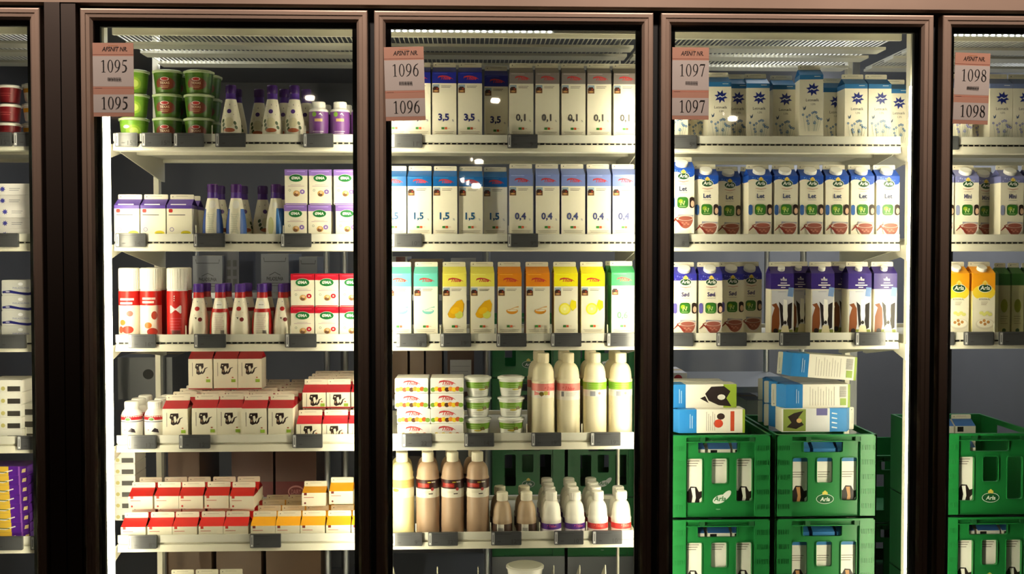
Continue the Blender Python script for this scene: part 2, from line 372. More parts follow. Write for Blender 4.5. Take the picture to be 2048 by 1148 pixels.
def art_arla(F, w, hb, tv, a):
    for i in range(7): F.star(-w*.4+w*.8*((i*.37) % 1), tv+.004+(hb-tv-.008)*((i*.61) % 1), .0022+.002*(i % 2), .0008, 5, tuple(min(255, v+90) for v in a['top']), i)
    if a.get('wave'): F.ell(-w*.3, tv+.001, w*.24, .007, CREAM, 14); F.ell(w*.28, tv-.001, w*.2, .006, a['top'], 14)
    flower_logo(F, w*.03, tv-.0045, w*.5); F.stroke([(-w*.2, tv-.0175, .0006), (w*.03, tv-.0205, .0009), (w*.26, tv-.0175, .0006)], (196, 120, 110))
    F.lines(-w*.14, tv-.026, w*.3, 1, .002, (170,160,150)); F.txt(a['word'], w*.02, tv-.046, .013, a['wc'], w*.33, .03, 0); F.lines(-w*.16, tv-.050, w*.36, 1, .002, (160,160,160), .0012)
    y = tv-.094
    F.rr(-w*.5, y, -w*.33, y+.030, .006, a['sq']); F.rr(-w*.23, y, w*.23, y+.031, .008, (52, 116, 40)); F.ell(-w*.08, y+.019, w*.1, .006, (150, 176, 40), 10)
    F.stroke([(-w*.08, y+.008, .0018), (-w*.06, y+.019, .0016), (w*.05, y+.009, .0016), (w*.08, y+.02, .0018)], (206, 220, 150)); F.lines(-w*.14, y+.005, w*.28, 1, .002, (190,210,160), .0012)
    F.rr(w*.29, y, w*.5, y+.031, .006, (44, 30, 26)); F.ell(w*.42, y+.012, w*.075, .009, (214, 176, 150), 12)
    y2 = .018
    F.poly([(-w*.22, y2+.02), (w*.44, y2+.02), (w*.46, y2+.034), (-w*.2, y2+.036)], (150, 152, 172))
    F.poly([(w*.12+w*.38*math.cos(t), y2+.026+.036*math.sin(t)) for t in [math.pi+math.pi*i/12 for i in range(13)]], (232, 226, 220))
    F.poly([(w*.12+w*.33*math.cos(t), y2+.026+.03*math.sin(t)) for t in [math.pi+math.pi*i/12 for i in range(13)]], (150, 84, 70))
    F.ell(w*.12, y2+.026, w*.36, .008, (206, 186, 176), 16); F.ell(w*.12, y2+.025, w*.3, .006, (150, 84, 72), 16); [F.ell(w*(.0+.08*k), y2+.012-.004*(k % 2), .0032, .0024, (190, 120, 104), 8) for k in range(4)]
    F.stroke([(-w*.48, y2+.01, .001), (-w*.3, y2+.022, .0026), (-w*.16, y2+.014, .0026), (0, y2+.004, .002)], (134, 44, 34)); F.stroke([(-w*.34, y2+.024, .0012), (-w*.2, y2+.028, .001)], (134,44,34))
def art_purplecow(F, w, hb, tv, a):
    F.poly([(w*.0, tv+.03),(w*.05,tv+.036),(w*.1,tv+.03)], WHITE); F.txt('THISE', w*.05, tv+.024, .0055, WHITE, w*.5, .03)
    F.lines(-w*.08, tv+.019, w*.28, 1, .003, WHITE, .0024); F.lines(-w*.2, tv+.013, w*.52, 1, .003, WHITE, .003); F.lines(-w*.06, tv+.0065, w*.2, 1, .002, WHITE, .0024)
    F.rect(-w*.47, .006, w*.47, tv-.003, (214, 212, 200)); holstein(F, -w*.46, .008, w*.92, tv-.03)
    F.rect(-w*.46, tv-.026, w*.46, tv-.003, (206, 206, 216)); F.poly([(w*.22, tv-.02), (w*.46, tv-.022), (w*.5, tv+.004), (w*.27, tv+.006)], (112, 140, 190)); F.lines(-w*.2, tv-.007, w*.36, 1, .002, (140,140,160))
def roof_calf(F, w, L, a):
    F.ell(0, L*.78, .0024, .0024, (232, 190, 60), 8); F.lines(-w*.16, L*.6, w*.32, 1, .002, (240,200,196), .0024); F.lines(-w*.26, L*.42, w*.52, 1, .002, (240,200,196), .003); F.lines(w*.2, L*.86, w*.24, 1, .002, (240,210,200), .0024)
def art_calf(F, w, hb, tv, a):
    v = max(.005, tv-.047); F.stroke([(-w*.33, v-.004, .0007), (-w*.33, v+.036, .0007)], (120,116,110)); cow_pic(F, -w*.22, v, .034)
    F.rect(w*.24, max(.004, v-.022), w*.42, max(.013, v-.013), (150, 184, 60)); F.ell(w*.3, max(.018, v-.008), .003, .002, (190, 110, 80), 8)
    F.rect(-w*.5, 0, w*.5, .003, RED)
def roof_cream(F, w, L, a): F.lines(-w*.42, L*.8, w*.4, 2, L*.2, tuple(min(255, v+50) for v in a['top']), .0018)
def art_cream(F, w, hb, tv, a):
    c = a['dot']; F.rect(-w*.42, hb-.007, -w*.3, hb+.0, c); F.lines(-w*.42, hb-.012, w*.42, 1, .0035, (196,110,100), .0018)
    F.ell(-w*.36, .008, .003, .003, c, 10)
def art_cultura(F, w, hb, tv, a):
    F.lines(-w*.34, tv+.013, w*.62, 1, .002, (226,220,236), .003); F.rr(-w*.42, tv-.011, -w*.26, tv-.001, .003, (196, 50, 44)); F.lines(-w*.42, tv-.0165, w*.66, 1, .002, (90,86,90), .0022)
    F.ring(-w*.3, .03, (.0058,.0058), (.0044,.0044), (120, 100, 170), 16); F.ell(w*.26, .02, w*.2, .0065, (216, 200, 40), 16); F.lines(w*.12, .02, w*.26, 1, .002, (110,130,40), .0016)
def art_yellow(F, w, hb, tv, a):
    F.ell(w*.0, tv-.004, w*.5, .022, (246, 214, 60), 20); F.ell(0, tv-.034, w*.49, .016, CREAM, 16)
    flower_logo(F, w*.05, tv+.008, w*.6); F.txt('KOLDSKÅL', w*.04, tv-.026, .0062, INK, w*.66, .01); F.lines(-w*.12, tv-.031, w*.3, 3, .004, (130,110,90))
    for i in range(4): F.ell(-w*.1+w*.5*i/4, .072-.004*(i % 2), w*.1, .005, (222, 220, 130), 10)
    F.ell(w*.06, .04, w*.42, .016, (222, 214, 196), 22); F.ell(w*.06, .042, w*.36, .012, (246, 240, 222), 22)
    for u, v in ((-.12,.045),(.06,.04),(.2,.046),(.02,.05)): F.ell(w*u, v, w*.07, .0045, (190, 134, 70), 10)
# ------------------------------------------------------------ other packs
def flatbox(root, a):
    w, d, h = a['w'], a['d'], a['h']; b = MB(); b.rbox(-w/2, w/2, -d/2, d/2, 0, h, a.get('body', CREAM), .003, 'y')
    F = Face(b, (0, -d/2-.0001, 0), (1,0,0), (0,0,1)); a['art'](F, w, h, a); b.build('box_body', root)
    if a.get('lidcol'):
        c = MB(); c.box(-w/2-.0004, w/2+.0004, -d/2-.0008, d/2+.0004, h-.017, h+.0004, a['lidcol'])
        G = Face(c, (0, -d/2-.001, 0), (1,0,0), (0,0,1)); G.lines(-w*.4, h-.004, w*.8, 1, .002, tuple(min(255, v+50) for v in a['lidcol']), .002)
        if a.get('lidart'): a['lidart'](G, w, h, a)
        c.build('top_band', root)
def art_oma(F, w, h, a):
    c = a['lidcol']; F.lines(-w*.24, h-.042, w*.46, 1, .002, (196,170,180)); F.lines(-w*.36, h-.0455, w*.72, 1, .002, (200,170,176), .0016)
    F.ring(-w*.28, h-.058, (.0032,.0032), (.0022,.0022), (110,130,110), 12)
    F.ell(w*.02, h-.067, w*.15, .0085, (206, 160, 90), 14); F.ell(w*.0, h-.070, w*.1, .005, (120, 84, 60), 10); F.ell(w*.04, h-.064, w*.07, .004, (236, 190, 150), 10)
    F.ell(w*.28, h-.062, w*.11, .0065, c, 14); F.ell(w*.28, h-.062, w*.04, .0025, CREAM, 8); F.rect(-w*.48, .001, w*.48, .004, c)
def omalid(G, w, h, a): oval_word(G, 0, h-.024, w*.62)
def art_butter(F, w, h, a):
    F.rect(-w*.47, .018, w*.47, h-.003, (222, 220, 220)); script_logo(F, 0, h-.016, w*.5); F.lines(-w*.1, h-.021, w*.24, 1, .002, (170,160,160), .001)
    for i in range(9): F.ell(-w*.42+w*.84*i/8, .010+.002*(i % 2), w*.075, .0065, [(112,150,50),(226,196,50),(190,70,36),(226,196,50),(80,50,34),(224,140,50),(226,196,50),(190,90,40),(122,160,60)][i], 10)
def art_bluestar(F, w, h, a):
    F.star(-w*.28, h*.5, .0085, .0045, 8, (70, 70, 160), .2); F.lines(-w*.1, h*.6, w*.3, 2, .005, (170,170,176), .0018)
def art_silver(F, w, h, a):
    F.txt('PHILADELPHIA', w*.05, h*.42, .0048, (110, 110, 170), w*.56); F.ell(w*.04, h*.74, .007, .0045, (236,236,240), 12)
    F.stroke([(-w*.48, h*.2, .003), (-w*.25, h*.24, .004), (0, h*.14, .003), (w*.25, h*.08, .0035), (w*.48, h*.16, .004)], (34, 34, 110)); F.ell(-w*.33, h*.23, .006, .0018, (190,190,210), 10)
def art_purple(F, w, h, a):
    F.rect(-w*.5, 0, w*.04, h, (226, 186, 66)); F.stroke([(-w*.4, h*.4, .0016), (-w*.1, h*.3, .0024), (w*.14, h*.6, .0014)], (226, 222, 214)); F.stroke([(-w*.3, h*.42, .0012), (0, h*.36, .0012)], (80, 96, 60))
    F.rect(w*.28, 0, w*.32, h, (150, 90, 180)); F.poly([(w*.36, h*.3), (w*.46, h*.4), (w*.47, h*.8), (w*.38, h*.7)], (226, 206, 140)); F.ell(-w*.4, h*.3, .003, .002, (216,110,60), 8)
def tub(root, a):
    r0, r1, h = a['r0'], a['r1'], a['h']; lh = a.get('lid', .012); hb = h-lh*.6
    b = MB(); n = 28; ph = a.get('sq', 0)
    prof = [(r0*.94, 0, a['body']), (r0, .003, a['body']), (r0+(r1-r0)*.25, hb*.25, a['band']), (r0+(r1-r0)*a.get('bt', .8), hb*a.get('bt', .8), a['body']), (r1, hb, a['body'])]
    b.lathe(prof, n); F = Cyl(b, rprof(prof)); a['art'](F, r1, hb, a); b.build('tub_body', root)
    c = MB(); lc = a.get('lidcol', 'plastic'); c.lathe([(r1+.001, hb-.002, lc), (r1+.003, hb-.001, lc), (r1+.0032, hb+lh*.35, lc), (r1-.003, hb+lh*.5, lc), (r1-.004, h, lc)], n); c.build('lid', root)
def art_soup(F, r, h, a):
    F.ell(.001, h*.45, r*.72, h*.3, (112, 44, 22), 20); F.ell(.0, h*.66, r*.3, h*.09, (232,228,220), 14); F.ell(0, h*.66, r*.26, h*.07, (176, 34, 34), 14)
    F.txt(a['w'], 0, h*.42, h*.11, (226, 206, 176), r*1.0, .01); F.lines(-r*.3, h*.34, r*.6, 2, .004, (196,160,120)); F.ell(-r*.4, h*.2, r*.2, h*.08, (90, 130, 40), 10)
def art_soup2(F, r, h, a):
    F.ell(r*.2, h*.45, r*.55, h*.3, (150, 186, 60), 18); F.ell(r*.25, h*.45, r*.3, h*.18, (196, 214, 110), 14); F.ell(-r*.3, h*.66, r*.25, h*.08, (226,230,220), 12)
def art_salad(F, r, h, a):
    F.lines(-r*.55, h*.72, r*.9, 2, .006, (180, 206, 140), .0014); F.lines(-r*.5, h*.3, r*.9, 2, .005, (150,150,150), .001)
    F.poly([(r*.3, h*.42), (r*.7, h*.45), (r*.6, h*.62), (r*.35, h*.6)], (110, 66, 40)); F.ell(r*.1, h*.43, r*.3, h*.05, (196, 176, 60), 10)
def art_plain(F, r, h, a): F.lines(-r*.5, h*.6, r, 2, .006, a.get('pc', (200,190,180)), .0016)
def bottle(root, a):
    prof = a['prof']; b = MB(); b.lathe([(r, z, m) for r, z, m in prof], 28); F = Cyl(b, rprof(prof), a.get('a0', 0)); a['art'](F, a); b.build('bottle_body', root)
    r, z0, z1 = a['cap']; c = MB(); m = a['capcol']
    c.lathe([(r*.97, z0, m), (r, z0+.001, m), (r, z1-.002, m), (r*.9, z1, m)], 28)
    for i in range(28):
        t = 2*math.pi*i/28; c.tube((r*math.cos(t), r*math.sin(t), z0+.002), (r*math.cos(t), r*math.sin(t), z1-.003), .0006, m, 4)
    c.build('cap', root)
def P_milk(R_, H, col, sh, c0):
    L = [(R_*.93, 0), (R_, .004), (R_, H*sh-.004), (R_*1.03, H*sh), (R_*.94, H*sh+.006)]; z0 = H*sh+.006; z1 = H*c0
    for t, r in ((.2,.93),(.4,.90),(.58,.85),(.72,.78),(.84,.68),(.93,.55),(.97,.46),(1,.44)): L.append((R_*r, z0+(z1-z0)*t))
    L.append((R_*.44, z1+.004)); return [(r, z, col) for r, z in L]
def art_label(F, a):
    r = a['cr']; z0, z1, c1, zm, c2 = a['lab']; W_ = math.pi*r*1.96
    F.rect(-W_/2, z0, W_/2, zm, c2, 56); F.rect(-W_/2, zm, W_/2, z1, c1, 56); a['deco'](F, r, a)
def d_pink(F, r, a):
    script_logo(F, a.get('off', 0)*r, a['lab'][1]-.016, r*1.1, (200, 70, 70)); F.poly([(-r*.9, a['lab'][3]-.013), (-r*.2, a['lab'][3]-.016), (r*.5, a['lab'][3]-.012), (r*.5, a['lab'][3]), (-r*.9, a['lab'][3])], a['lab'][2])
    F.ell(-r*.2, a['lab'][3]-.008, r*.22, .006, (120,100,40), 10); F.ell(r*.15, a['lab'][3]-.006, r*.2, .006, (196,180,90), 10)
def d_pinkback(F, r, a): script_logo(F, 0, a['lab'][1]-.016, r*1.2, (200, 70, 70)); F.rect(-r*.7, a['lab'][3]-.016, -r*.45, a['lab'][3]-.002, (120,120,124)); F.lines(-r*.3, a['lab'][3]-.005, r*1.0, 3, .004, (170,166,160))
def d_greenlab(F, r, a): F.lines(-r*.6, a['lab'][1]-.006, r*1.2, 3, .006, (170,200,100), .0014); F.rect(-r*.5, a['lab'][3]-.018, -r*.05, a['lab'][3]-.004, (150,150,160)); F.ell(r*.3, a['lab'][3]-.01, .004, .004, (200,120,110), 10)
def d_choc(F, r, a):
    z0, z1, c1, zm, c2 = a['lab']; F.rect(-r*.95, zm+.004, r*.15, zm+.016, (150, 36, 30)); F.rect(r*.0, z1-.008, r*.28, z1-.003, (200, 190, 60)); F.rect(r*.34, z1-.008, r*.7, z1-.003, (206,196,180))
    script_logo(F, -r*.3, zm+.009, r*.8, (196,60,50)); F.ell(r*.42, zm-.0005, .0048, .0048, (176, 60, 60), 12); F.lines(-r*.5, zm-.006, r*.7, 2, .004, (190,180,160)); F.lines(r*.1, zm-.012, r*.36, 1, .002, (70,60,50), .003)
def d_van(F, r, a): F.lines(-r*.2, a['lab'][1]-.006, r*.9, 2, .005, (190,150,100)); F.ell(-r*.5, a['lab'][3]-.006, r*.3, .005, (170,130,70), 10)
def d_code(F, r, a): F.rect(-r*.55, a['lab'][0], r*.15, a['lab'][1], WHITE); barcode(F, -r*.45, a['lab'][0]+.004, r*.5, .012, (110,110,110))
def d_small(F, r, a): script_logo(F, a.get('off', 0)*r, (a['lab'][3]+a['lab'][1])/2, r*1.0, a.get('lc', (200,90,150))); F.lines(-r*.5, a['lab'][3]-.002, r*1.0, 1, .002, (200,180,190))
def dress(kind):
    def f(F, a):
        W_ = .17
        if kind == 'white':
            F.stroke([(-.016,.098,.001),(0,.102,.0022),(.016,.1,.001)], (90,80,90)); F.ell(-.001, .083, .0062, .0062, (74, 44, 120), 14); F.stroke([(-.012,.07,.0012),(.012,.074,.0012)], (80,76,84))
            for u, v in ((-.017,.045),(.016,.05),(-.014,.034),(.02,.038),(-.019,.056)): F.ell(u, v, .0042, .006, (60, 84, 40), 8, u*30)
            F.ell(0, .03, .016, .006, (176, 96, 60), 12); F.ell(0, .052, .012, .014, (222, 216, 180), 12)
        if kind == 'red':
            F.stroke([(-.014,.105,.0008),(0,.108,.0018),(.014,.106,.0008)], (90,90,140)); F.ell(0, .088, .0068, .0062, (176, 40, 36), 14); F.stroke([(-.008,.07,.0008),(.012,.078,.0008)], (190,120,110))
            F.ell(.009, .058, .006, .006, (120, 30, 28), 10); F.poly([(-.006,.064),(0,.064),(-.002,.058)], (70,60,40))
        if kind == 'redback':
            F.ell(0, .098, .0095, .0125, WHITE, 14); F.lines(-.006, .1, .012, 1, .002, (90,110,100), .002); F.rr(-.019, .012, .019, .075, .004, (232, 222, 206)); F.lines(-.015, .07, .03, 10, .0052, (196,170,160), .001); barcode(F, .006, .018, .01, .01)
            F.rect(-.06, .006, -.024, .082, (186, 34, 30)); F.rect(.024, .006, .06, .082, (186, 34, 30)); F.rect(-.06, .078, .06, .088, (176, 26, 24))
        if kind == 'blue':
            F.rect(-.058, .01, -.016, .088, (58, 84, 158)); F.rect(.016, .01, .058, .088, (60, 96, 170)); F.rr(-.014, .012, .013, .078, .004, (226, 224, 206)); F.lines(-.011, .072, .02, 9, .006, (190,190,170), .001); F.ell(.003, .1, .009, .012, WHITE, 12)
        if kind == 'blueside':
            F.rect(.004, .01, .05, .09, (52, 110, 176)); F.ell(-.012, .04, .01, .026, (206, 206, 150), 12); F.ell(.0, .1, .007, .008, (232,230,224), 10)
    return f
def P_dress(neck):
    return [(.0265, 0, CREAM), (.0285, .004, CREAM), (.0285, .035, CREAM), (.0265, .058, CREAM), (.0215, .085, CREAM), (.017, .108, CREAM if neck != (150, 24, 24) else CREAM), (.0148, .118, neck), (.0138, .132, neck), (.0135, .137, neck)]
def jar(root, a): bottle(root, a)
def d_jar(F, r, a): F.ell(-r*.35, a['lab'][1]-.008, r*.24, .007, (120, 160, 60), 12); F.rect(-r*.3, a['lab'][1]-.028, r*.5, a['lab'][1]-.02, (190, 160, 110)); F.lines(-r*.5, a['lab'][0]+.018, r*1.1, 3, .005, (206,190,214), .002); F.poly([(r*.1,a['lab'][1]-.008),(r*.5,a['lab'][1]-.012),(r*.3,a['lab'][1]-.004)], (226,226,230))
def d_can(F, a):
    r = .0292
    if a['v'] == 0: F.lines(-r*.7, .118, r*1.4, 2, .011, (240,236,228), .006); F.ell(r*.3, .075, .009, .008, (214,120,110), 12); F.ell(-r*.4, .05, .009, .008, (226,120,40), 10); F.ell(r*.1, .03, .016, .011, (196,60,44), 14); F.ell(-r*.6, .03, .008, .01, (206,80,50), 10)
    elif a['v'] == 1: F.lines(-r*.6, .12, r*1.3, 2, .010, (232,206,200), .006); F.poly([(-r*1.2,.12),(-r*.8,.135),(-r*.6,.12),(-r*.9,.105)], (220,90,40)); F.ell(r*.6, .07, .009, .012, (170,60,40), 12); F.ell(r*.0, .042, .01, .009, (220,110,30), 12); F.ell(r*.4, .024, .015, .011, (180,50,34), 14)
    else: F.rr(-r*.5, .075, r*.6, .098, .003, (226,216,214)); F.lines(-r*.5, .062, r*1.1, 5, .008, (210,90,110), .0014); barcode(F, -r*.3, .014, r*.8, .014, (90,80,80)); F.lines(-r*.1, .125, r*.1, 3, .006, WHITE, .003)
def art_can(F, a):
    r = .0292; W_ = math.pi*r*1.96
    F.rect(-W_/2, .006, W_/2, .138, (190, 28, 24) if a['v'] == 2 else (238, 226, 210), 56)
    if a['v'] < 2: F.rect(-W_/2, .098, W_/2, .138, (190, 28, 24), 56)
    d_can(F, a)
def art_dairy(F, a):
    r = a['cr']; W_ = math.pi*r*1.96; F.rect(-W_/2, .058, W_/2, .07, (188, 36, 44), 50); F.rect(-W_/2, .052, W_/2, .054, (60, 60, 90), 50)
    F.ell(-r*.1, .06, .0085, .005, WHITE, 12); F.ell(-r*.1, .06, .0075, .004, (90,140,60), 12); F.poly([(-r*.1,.026),(r*.2,.036),(r*.5,.032),(r*.6,.022),(r*.2,.024)], (50,40,50)); F.ell(-r*.4, .03, .002, .002, (180,120,120), 8)
# ------------------------------------------------------------ catalogue of kinds
KIND = {}
def K(key, fn, cat, **a): KIND[key] = (fn, a, cat)
def mk(key, top, h, num, nc, **kw): K(key, carton, 'milk carton', name='milk_carton', w=.0675, d=.068, h=h, roof=.019, tv=h-.033-.024-kw.pop('bh', 0), top=top, num=num, nc=nc, art=art_percent, **kw)
mk('m35', (24, 36, 140), .226, '3,5', (30, 36, 110), bh=.006, side=CREAM)
mk('m01', (128, 120, 118), .226, '0,1', (84, 80, 78), bh=.006)
mk('m15', (6, 96, 168), .211, '1,5', (24, 84, 130), bh=.002)
mk('m04', (116, 134, 196), .218, '0,4', (74, 80, 132), bh=.008, side=(104, 116, 186))
mk('teal', (96, 190, 176), .219, None, None, bh=.012, pic='bowl', pc=(120, 190, 184), side=(60, 140, 124))
mk('mango', (232, 222, 92), .219, None, None, bh=.012, pic='mango', side=(222, 206, 90))
mk('orange', (222, 134, 24), .219, None, None, bh=.012, pic='bowl', pc=(218, 146, 36), pc2=(230, 170, 90), side=(214, 130, 40))
mk('lemon', (240, 226, 20), .219, None, None, bh=.012, pic='lemon', side=(234, 212, 30))
mk('m06', (52, 158, 96), .221, '0,6', (90, 160, 110), bh=.012, side=(30, 128, 62))
K('star', carton, 'milk carton', name='milk_carton', w=.066, d=.068, h=.203, roof=.019, tv=.158, top=(44, 112, 170), art=art_star)
K('starlav', carton, 'milk carton', name='milk_carton', w=.0655, d=.068, h=.203, roof=.019, tv=.158, top=(116, 132, 180), fc=(130,134,190), art=art_star)
def ar(key, word, top, wc, sq, h=.218, **kw): K(key, carton, 'milk carton', name='milk_carton', w=.067, d=.068, h=h, roof=.021, tv=h-.034-.018, top=top, word=word, wc=wc, sq=sq, cap=True, art=art_arla, **kw)
ar('let', 'Let', (28, 78, 178), (60, 70, 110), (62, 104, 176), wave=1)
ar('sod', 'Sød', (52, 52, 160), (70, 60, 110), (104, 96, 178))
ar('mini', 'Mini', (120, 124, 178), (90, 90, 120), (150, 156, 190))
K('purplecow', carton, 'milk carton', name='milk_carton', w=.066, d=.068, h=.219, roof=.02, tv=.141, top=(52, 34, 116), art=art_purplecow, capr=.01, cap=True)
K('koldskal', carton, 'carton', name='buttermilk_carton', w=.066, d=.068, h=.219, roof=.02, tv=.135, top=(238, 160, 30), side=(232, 220, 150), art=art_yellow, cap=True, capr=.014)
K('greencarton', carton, 'carton', name='dairy_carton', w=.035, d=.06, h=.215, roof=.018, tv=.15, top=(60, 110, 54), side=(190, 186, 130), body=(200, 196, 150), art=lambda F,w,hb,tv,a: (F.ell(0,.09,w*.3,.02,(150,160,60),12), F.lines(-w*.3,.06,w*.6,4,.007,(120,110,80)), F.ell(0,.018,.006,.006,(60,90,60),10)))
K('calf', carton, 'milk carton', name='small_milk_carton', w=.0695, d=.0725, h=.124, roof=.019, fin=.015, tv=.0895, roofart=roof_calf, top=(172, 24, 40), art=art_calf)
K('calfshort', carton, 'cream carton', name='small_milk_carton', w=.0695, d=.0725, h=.079, roof=.019, fin=.015, tv=.0445, roofart=roof_calf, top=(190, 24, 44), art=art_calf)
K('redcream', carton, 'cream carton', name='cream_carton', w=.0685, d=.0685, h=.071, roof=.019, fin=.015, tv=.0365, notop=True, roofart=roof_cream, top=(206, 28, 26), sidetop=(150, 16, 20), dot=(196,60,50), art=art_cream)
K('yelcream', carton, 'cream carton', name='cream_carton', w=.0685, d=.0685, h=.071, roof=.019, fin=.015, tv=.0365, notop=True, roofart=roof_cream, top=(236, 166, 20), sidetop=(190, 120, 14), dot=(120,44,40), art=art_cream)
K('cultura', carton, 'carton', name='yoghurt_carton', w=.069, d=.069, h=.129, roof=.019, tv=.088, top=(92, 66, 160), art=art_cultura)
K('omapurple', flatbox, 'carton', name='fat_carton', w=.0625, d=.06, h=.0985, lidcol=(140, 110, 190), art=art_oma, lidart=omalid)
K('omared', flatbox, 'carton', name='fat_carton', w=.065, d=.06, h=.0925, lidcol=(190, 20, 44), art=art_oma, lidart=omalid)
K('butter', flatbox, 'food box', name='spread_box', w=.094, d=.1, h=.0425, body=(236, 234, 228), art=art_butter)
K('starbox', flatbox, 'food box', name='butter_box', w=.1, d=.06, h=.031, body=(236, 232, 230), art=art_bluestar)
K('silverbox', flatbox, 'food box', name='cheese_box', w=.096, d=.07, h=.042, body=(196, 196, 192), art=art_silver)
K('purplebox', flatbox, 'food packet', name='cheese_packet', w=.112, d=.09, h=.026, body=(84, 30, 140), art=art_purple)
K('soup', tub, 'food tub', name='soup_tub', r0=.033, r1=.0395, h=.066, body=(70, 108, 26), band=(60, 98, 24), art=art_soup, w='TEXAS', lidcol=(176,190,150))
K('soup2', tub, 'food tub', name='soup_tub', r0=.033, r1=.0395, h=.066, body=(110, 158, 44), band=(120, 168, 50), art=art_soup2, w='', lidcol=(176,190,150))
K('salad', tub, 'salad tub', name='salad_tub', lidcol=(222,224,218), r0=.029, r1=.036, h=.0575, body=(226, 226, 220), band=(226, 226, 220), art=lambda F,r,h,a: (F.rect(-r*2.9, h*.5, r*2.9, h*.84, (112, 158, 40), 40), art_salad(F,r,h,a)))
K('redtub', tub, 'food tub', name='dip_tub', r0=.026, r1=.031, h=.049, body=(122, 22, 30), band=(122, 22, 30), bt=.7, lidcol=(236,232,222), art=art_plain, pc=(170,80,80))
K('yeltub', tub, 'food tub', name='dip_tub', r0=.026, r1=.031, h=.049, body=(238,232,222), band=(238,232,222), bt=.5, lidcol=(240,236,228), art=lambda F,r,h,a: F.rect(-r*2.8, h*.55, r*2.8, h*.82, (232,164,30), 40))
K('whitetub', tub, 'food tub', name='cream_tub', r0=.045, r1=.052, h=.06, body=(232,230,222), band=(232,230,222), lidcol=(226,224,214), art=art_plain)
def bt(key, nm, R_, H, col, lab, deco, capr, capcol, cat='milk bottle', sh=.675, **kw):
    c0 = .885 if H > .2 else .80; pr = P_milk(R_, H, col, sh, c0)
    K(key, bottle, cat, name=nm, prof=pr, cr=R_, lab=lab, art=art_label, deco=deco, cap=(capr, H*c0, H), capcol=capcol, **kw)
IV = (236, 226, 196)
bt('pink', 'yoghurt_bottle', .0338, .24, IV, (.114,.155,(226,130,124),.134,(238,232,220)), d_pink, .0165, IV, 'yoghurt bottle', off=.6)
bt('pinkb', 'yoghurt_bottle', .0338, .24, IV, (.108,.155,(226,130,124),.134,(238,232,220)), d_pinkback, .0165, IV, 'yoghurt bottle')
bt('greenb', 'yoghurt_bottle', .0338, .24, IV, (.118,.158,(126,176,50),.137,(238,232,220)), d_greenlab, .0165, IV, 'yoghurt bottle')
bt('choc', 'chocolate_milk_bottle', .0335, .238, (176,148,124), (.112,.163,(58,24,20),.137,(226,220,204)), d_choc, .0165, CREAM, 'chocolate milk bottle', sh=.69)
bt('vanilla', 'vanilla_milk_bottle', .0335, .238, (238,228,172), (.112,.163,(214,176,104),.14,(240,234,208)), d_van, .0165, CREAM, 'milk bottle', sh=.69)
bt('schoc', 'small_chocolate_bottle', .029, .122, (176,152,126), (.008,.034,(70,48,40),.02,(70,48,40)), d_code, .0165, CREAM, 'chocolate milk bottle', sh=.37)
bt('spurple', 'small_yoghurt_bottle', .029, .122, (240,236,226), (.006,.034,(84,44,140),.018,(226,220,232)), d_small, .0165, (240,236,226), 'yoghurt bottle', sh=.37)
bt('sred', 'small_yoghurt_bottle', .029, .122, (240,236,226), (.006,.034,(214,60,60),.018,(240,220,214)), d_small, .0165, (240,236,226), 'yoghurt bottle', sh=.37, lc=(240,120,110))
K('arladrink', bottle, 'milk bottle', name='small_milk_bottle', prof=[(.027,0,WHITE),(.0295,.004,WHITE),(.0295,.068,WHITE),(.026,.078,WHITE),(.02,.086,WHITE),(.018,.094,WHITE)], cr=.0295, art=art_dairy, cap=(.0195,.088,.108), capcol=WHITE)
K('jarb', bottle, 'dairy bottle', name='dressing_jar', prof=[(.025,0,WHITE),(.0275,.004,WHITE),(.0275,.086,WHITE),(.0255,.090,WHITE),(.018,.094,WHITE)], cr=.0275, lab=(.01,.083,(112,64,134),.02,(112,64,134)), art=art_label, deco=d_jar, cap=(.0185,.091,.112), capcol=WHITE)
for kd, nk, cp in (('white', (70,36,130), (62,28,104)), ('blue', (70,36,130), (74,30,112)), ('blueside', (70,36,130), (74,30,112)), ('red', (172,24,22), (78,40,140)), ('redback', (172,24,22), (78,40,140))):
    pr = P_dress(nk)
    K('dress_'+kd, bottle, 'squeeze bottle', name='squeeze_bottle', prof=pr, art=dress(kd), cap=(.0142,.134,.158), capcol=cp)
for v in range(3):
    K('can%d' % v, bottle, 'spray can', name='whipped_cream_can', prof=[(.0275,0,(206,204,200)),(.0292,.004,WHITE),(.0292,.138,WHITE),(.027,.143,WHITE)], art=art_can, v=v, cap=(.0285,.142,.203), capcol=(242,238,228))
K('plaintray', flatbox, 'food tray', name='cheese_tray', w=.1, d=.11, h=.034, body=(236,234,226), art=lambda F,w,h,a: (F.rect(-w*.5,h*.08,-w*.2,h*.55,(70,66,60)), F.rect(w*.1,h*.08,w*.45,h*.5,(64,60,56)), F.ell(-w*.02,h*.32,.006,.006,(200,190,120),10)))
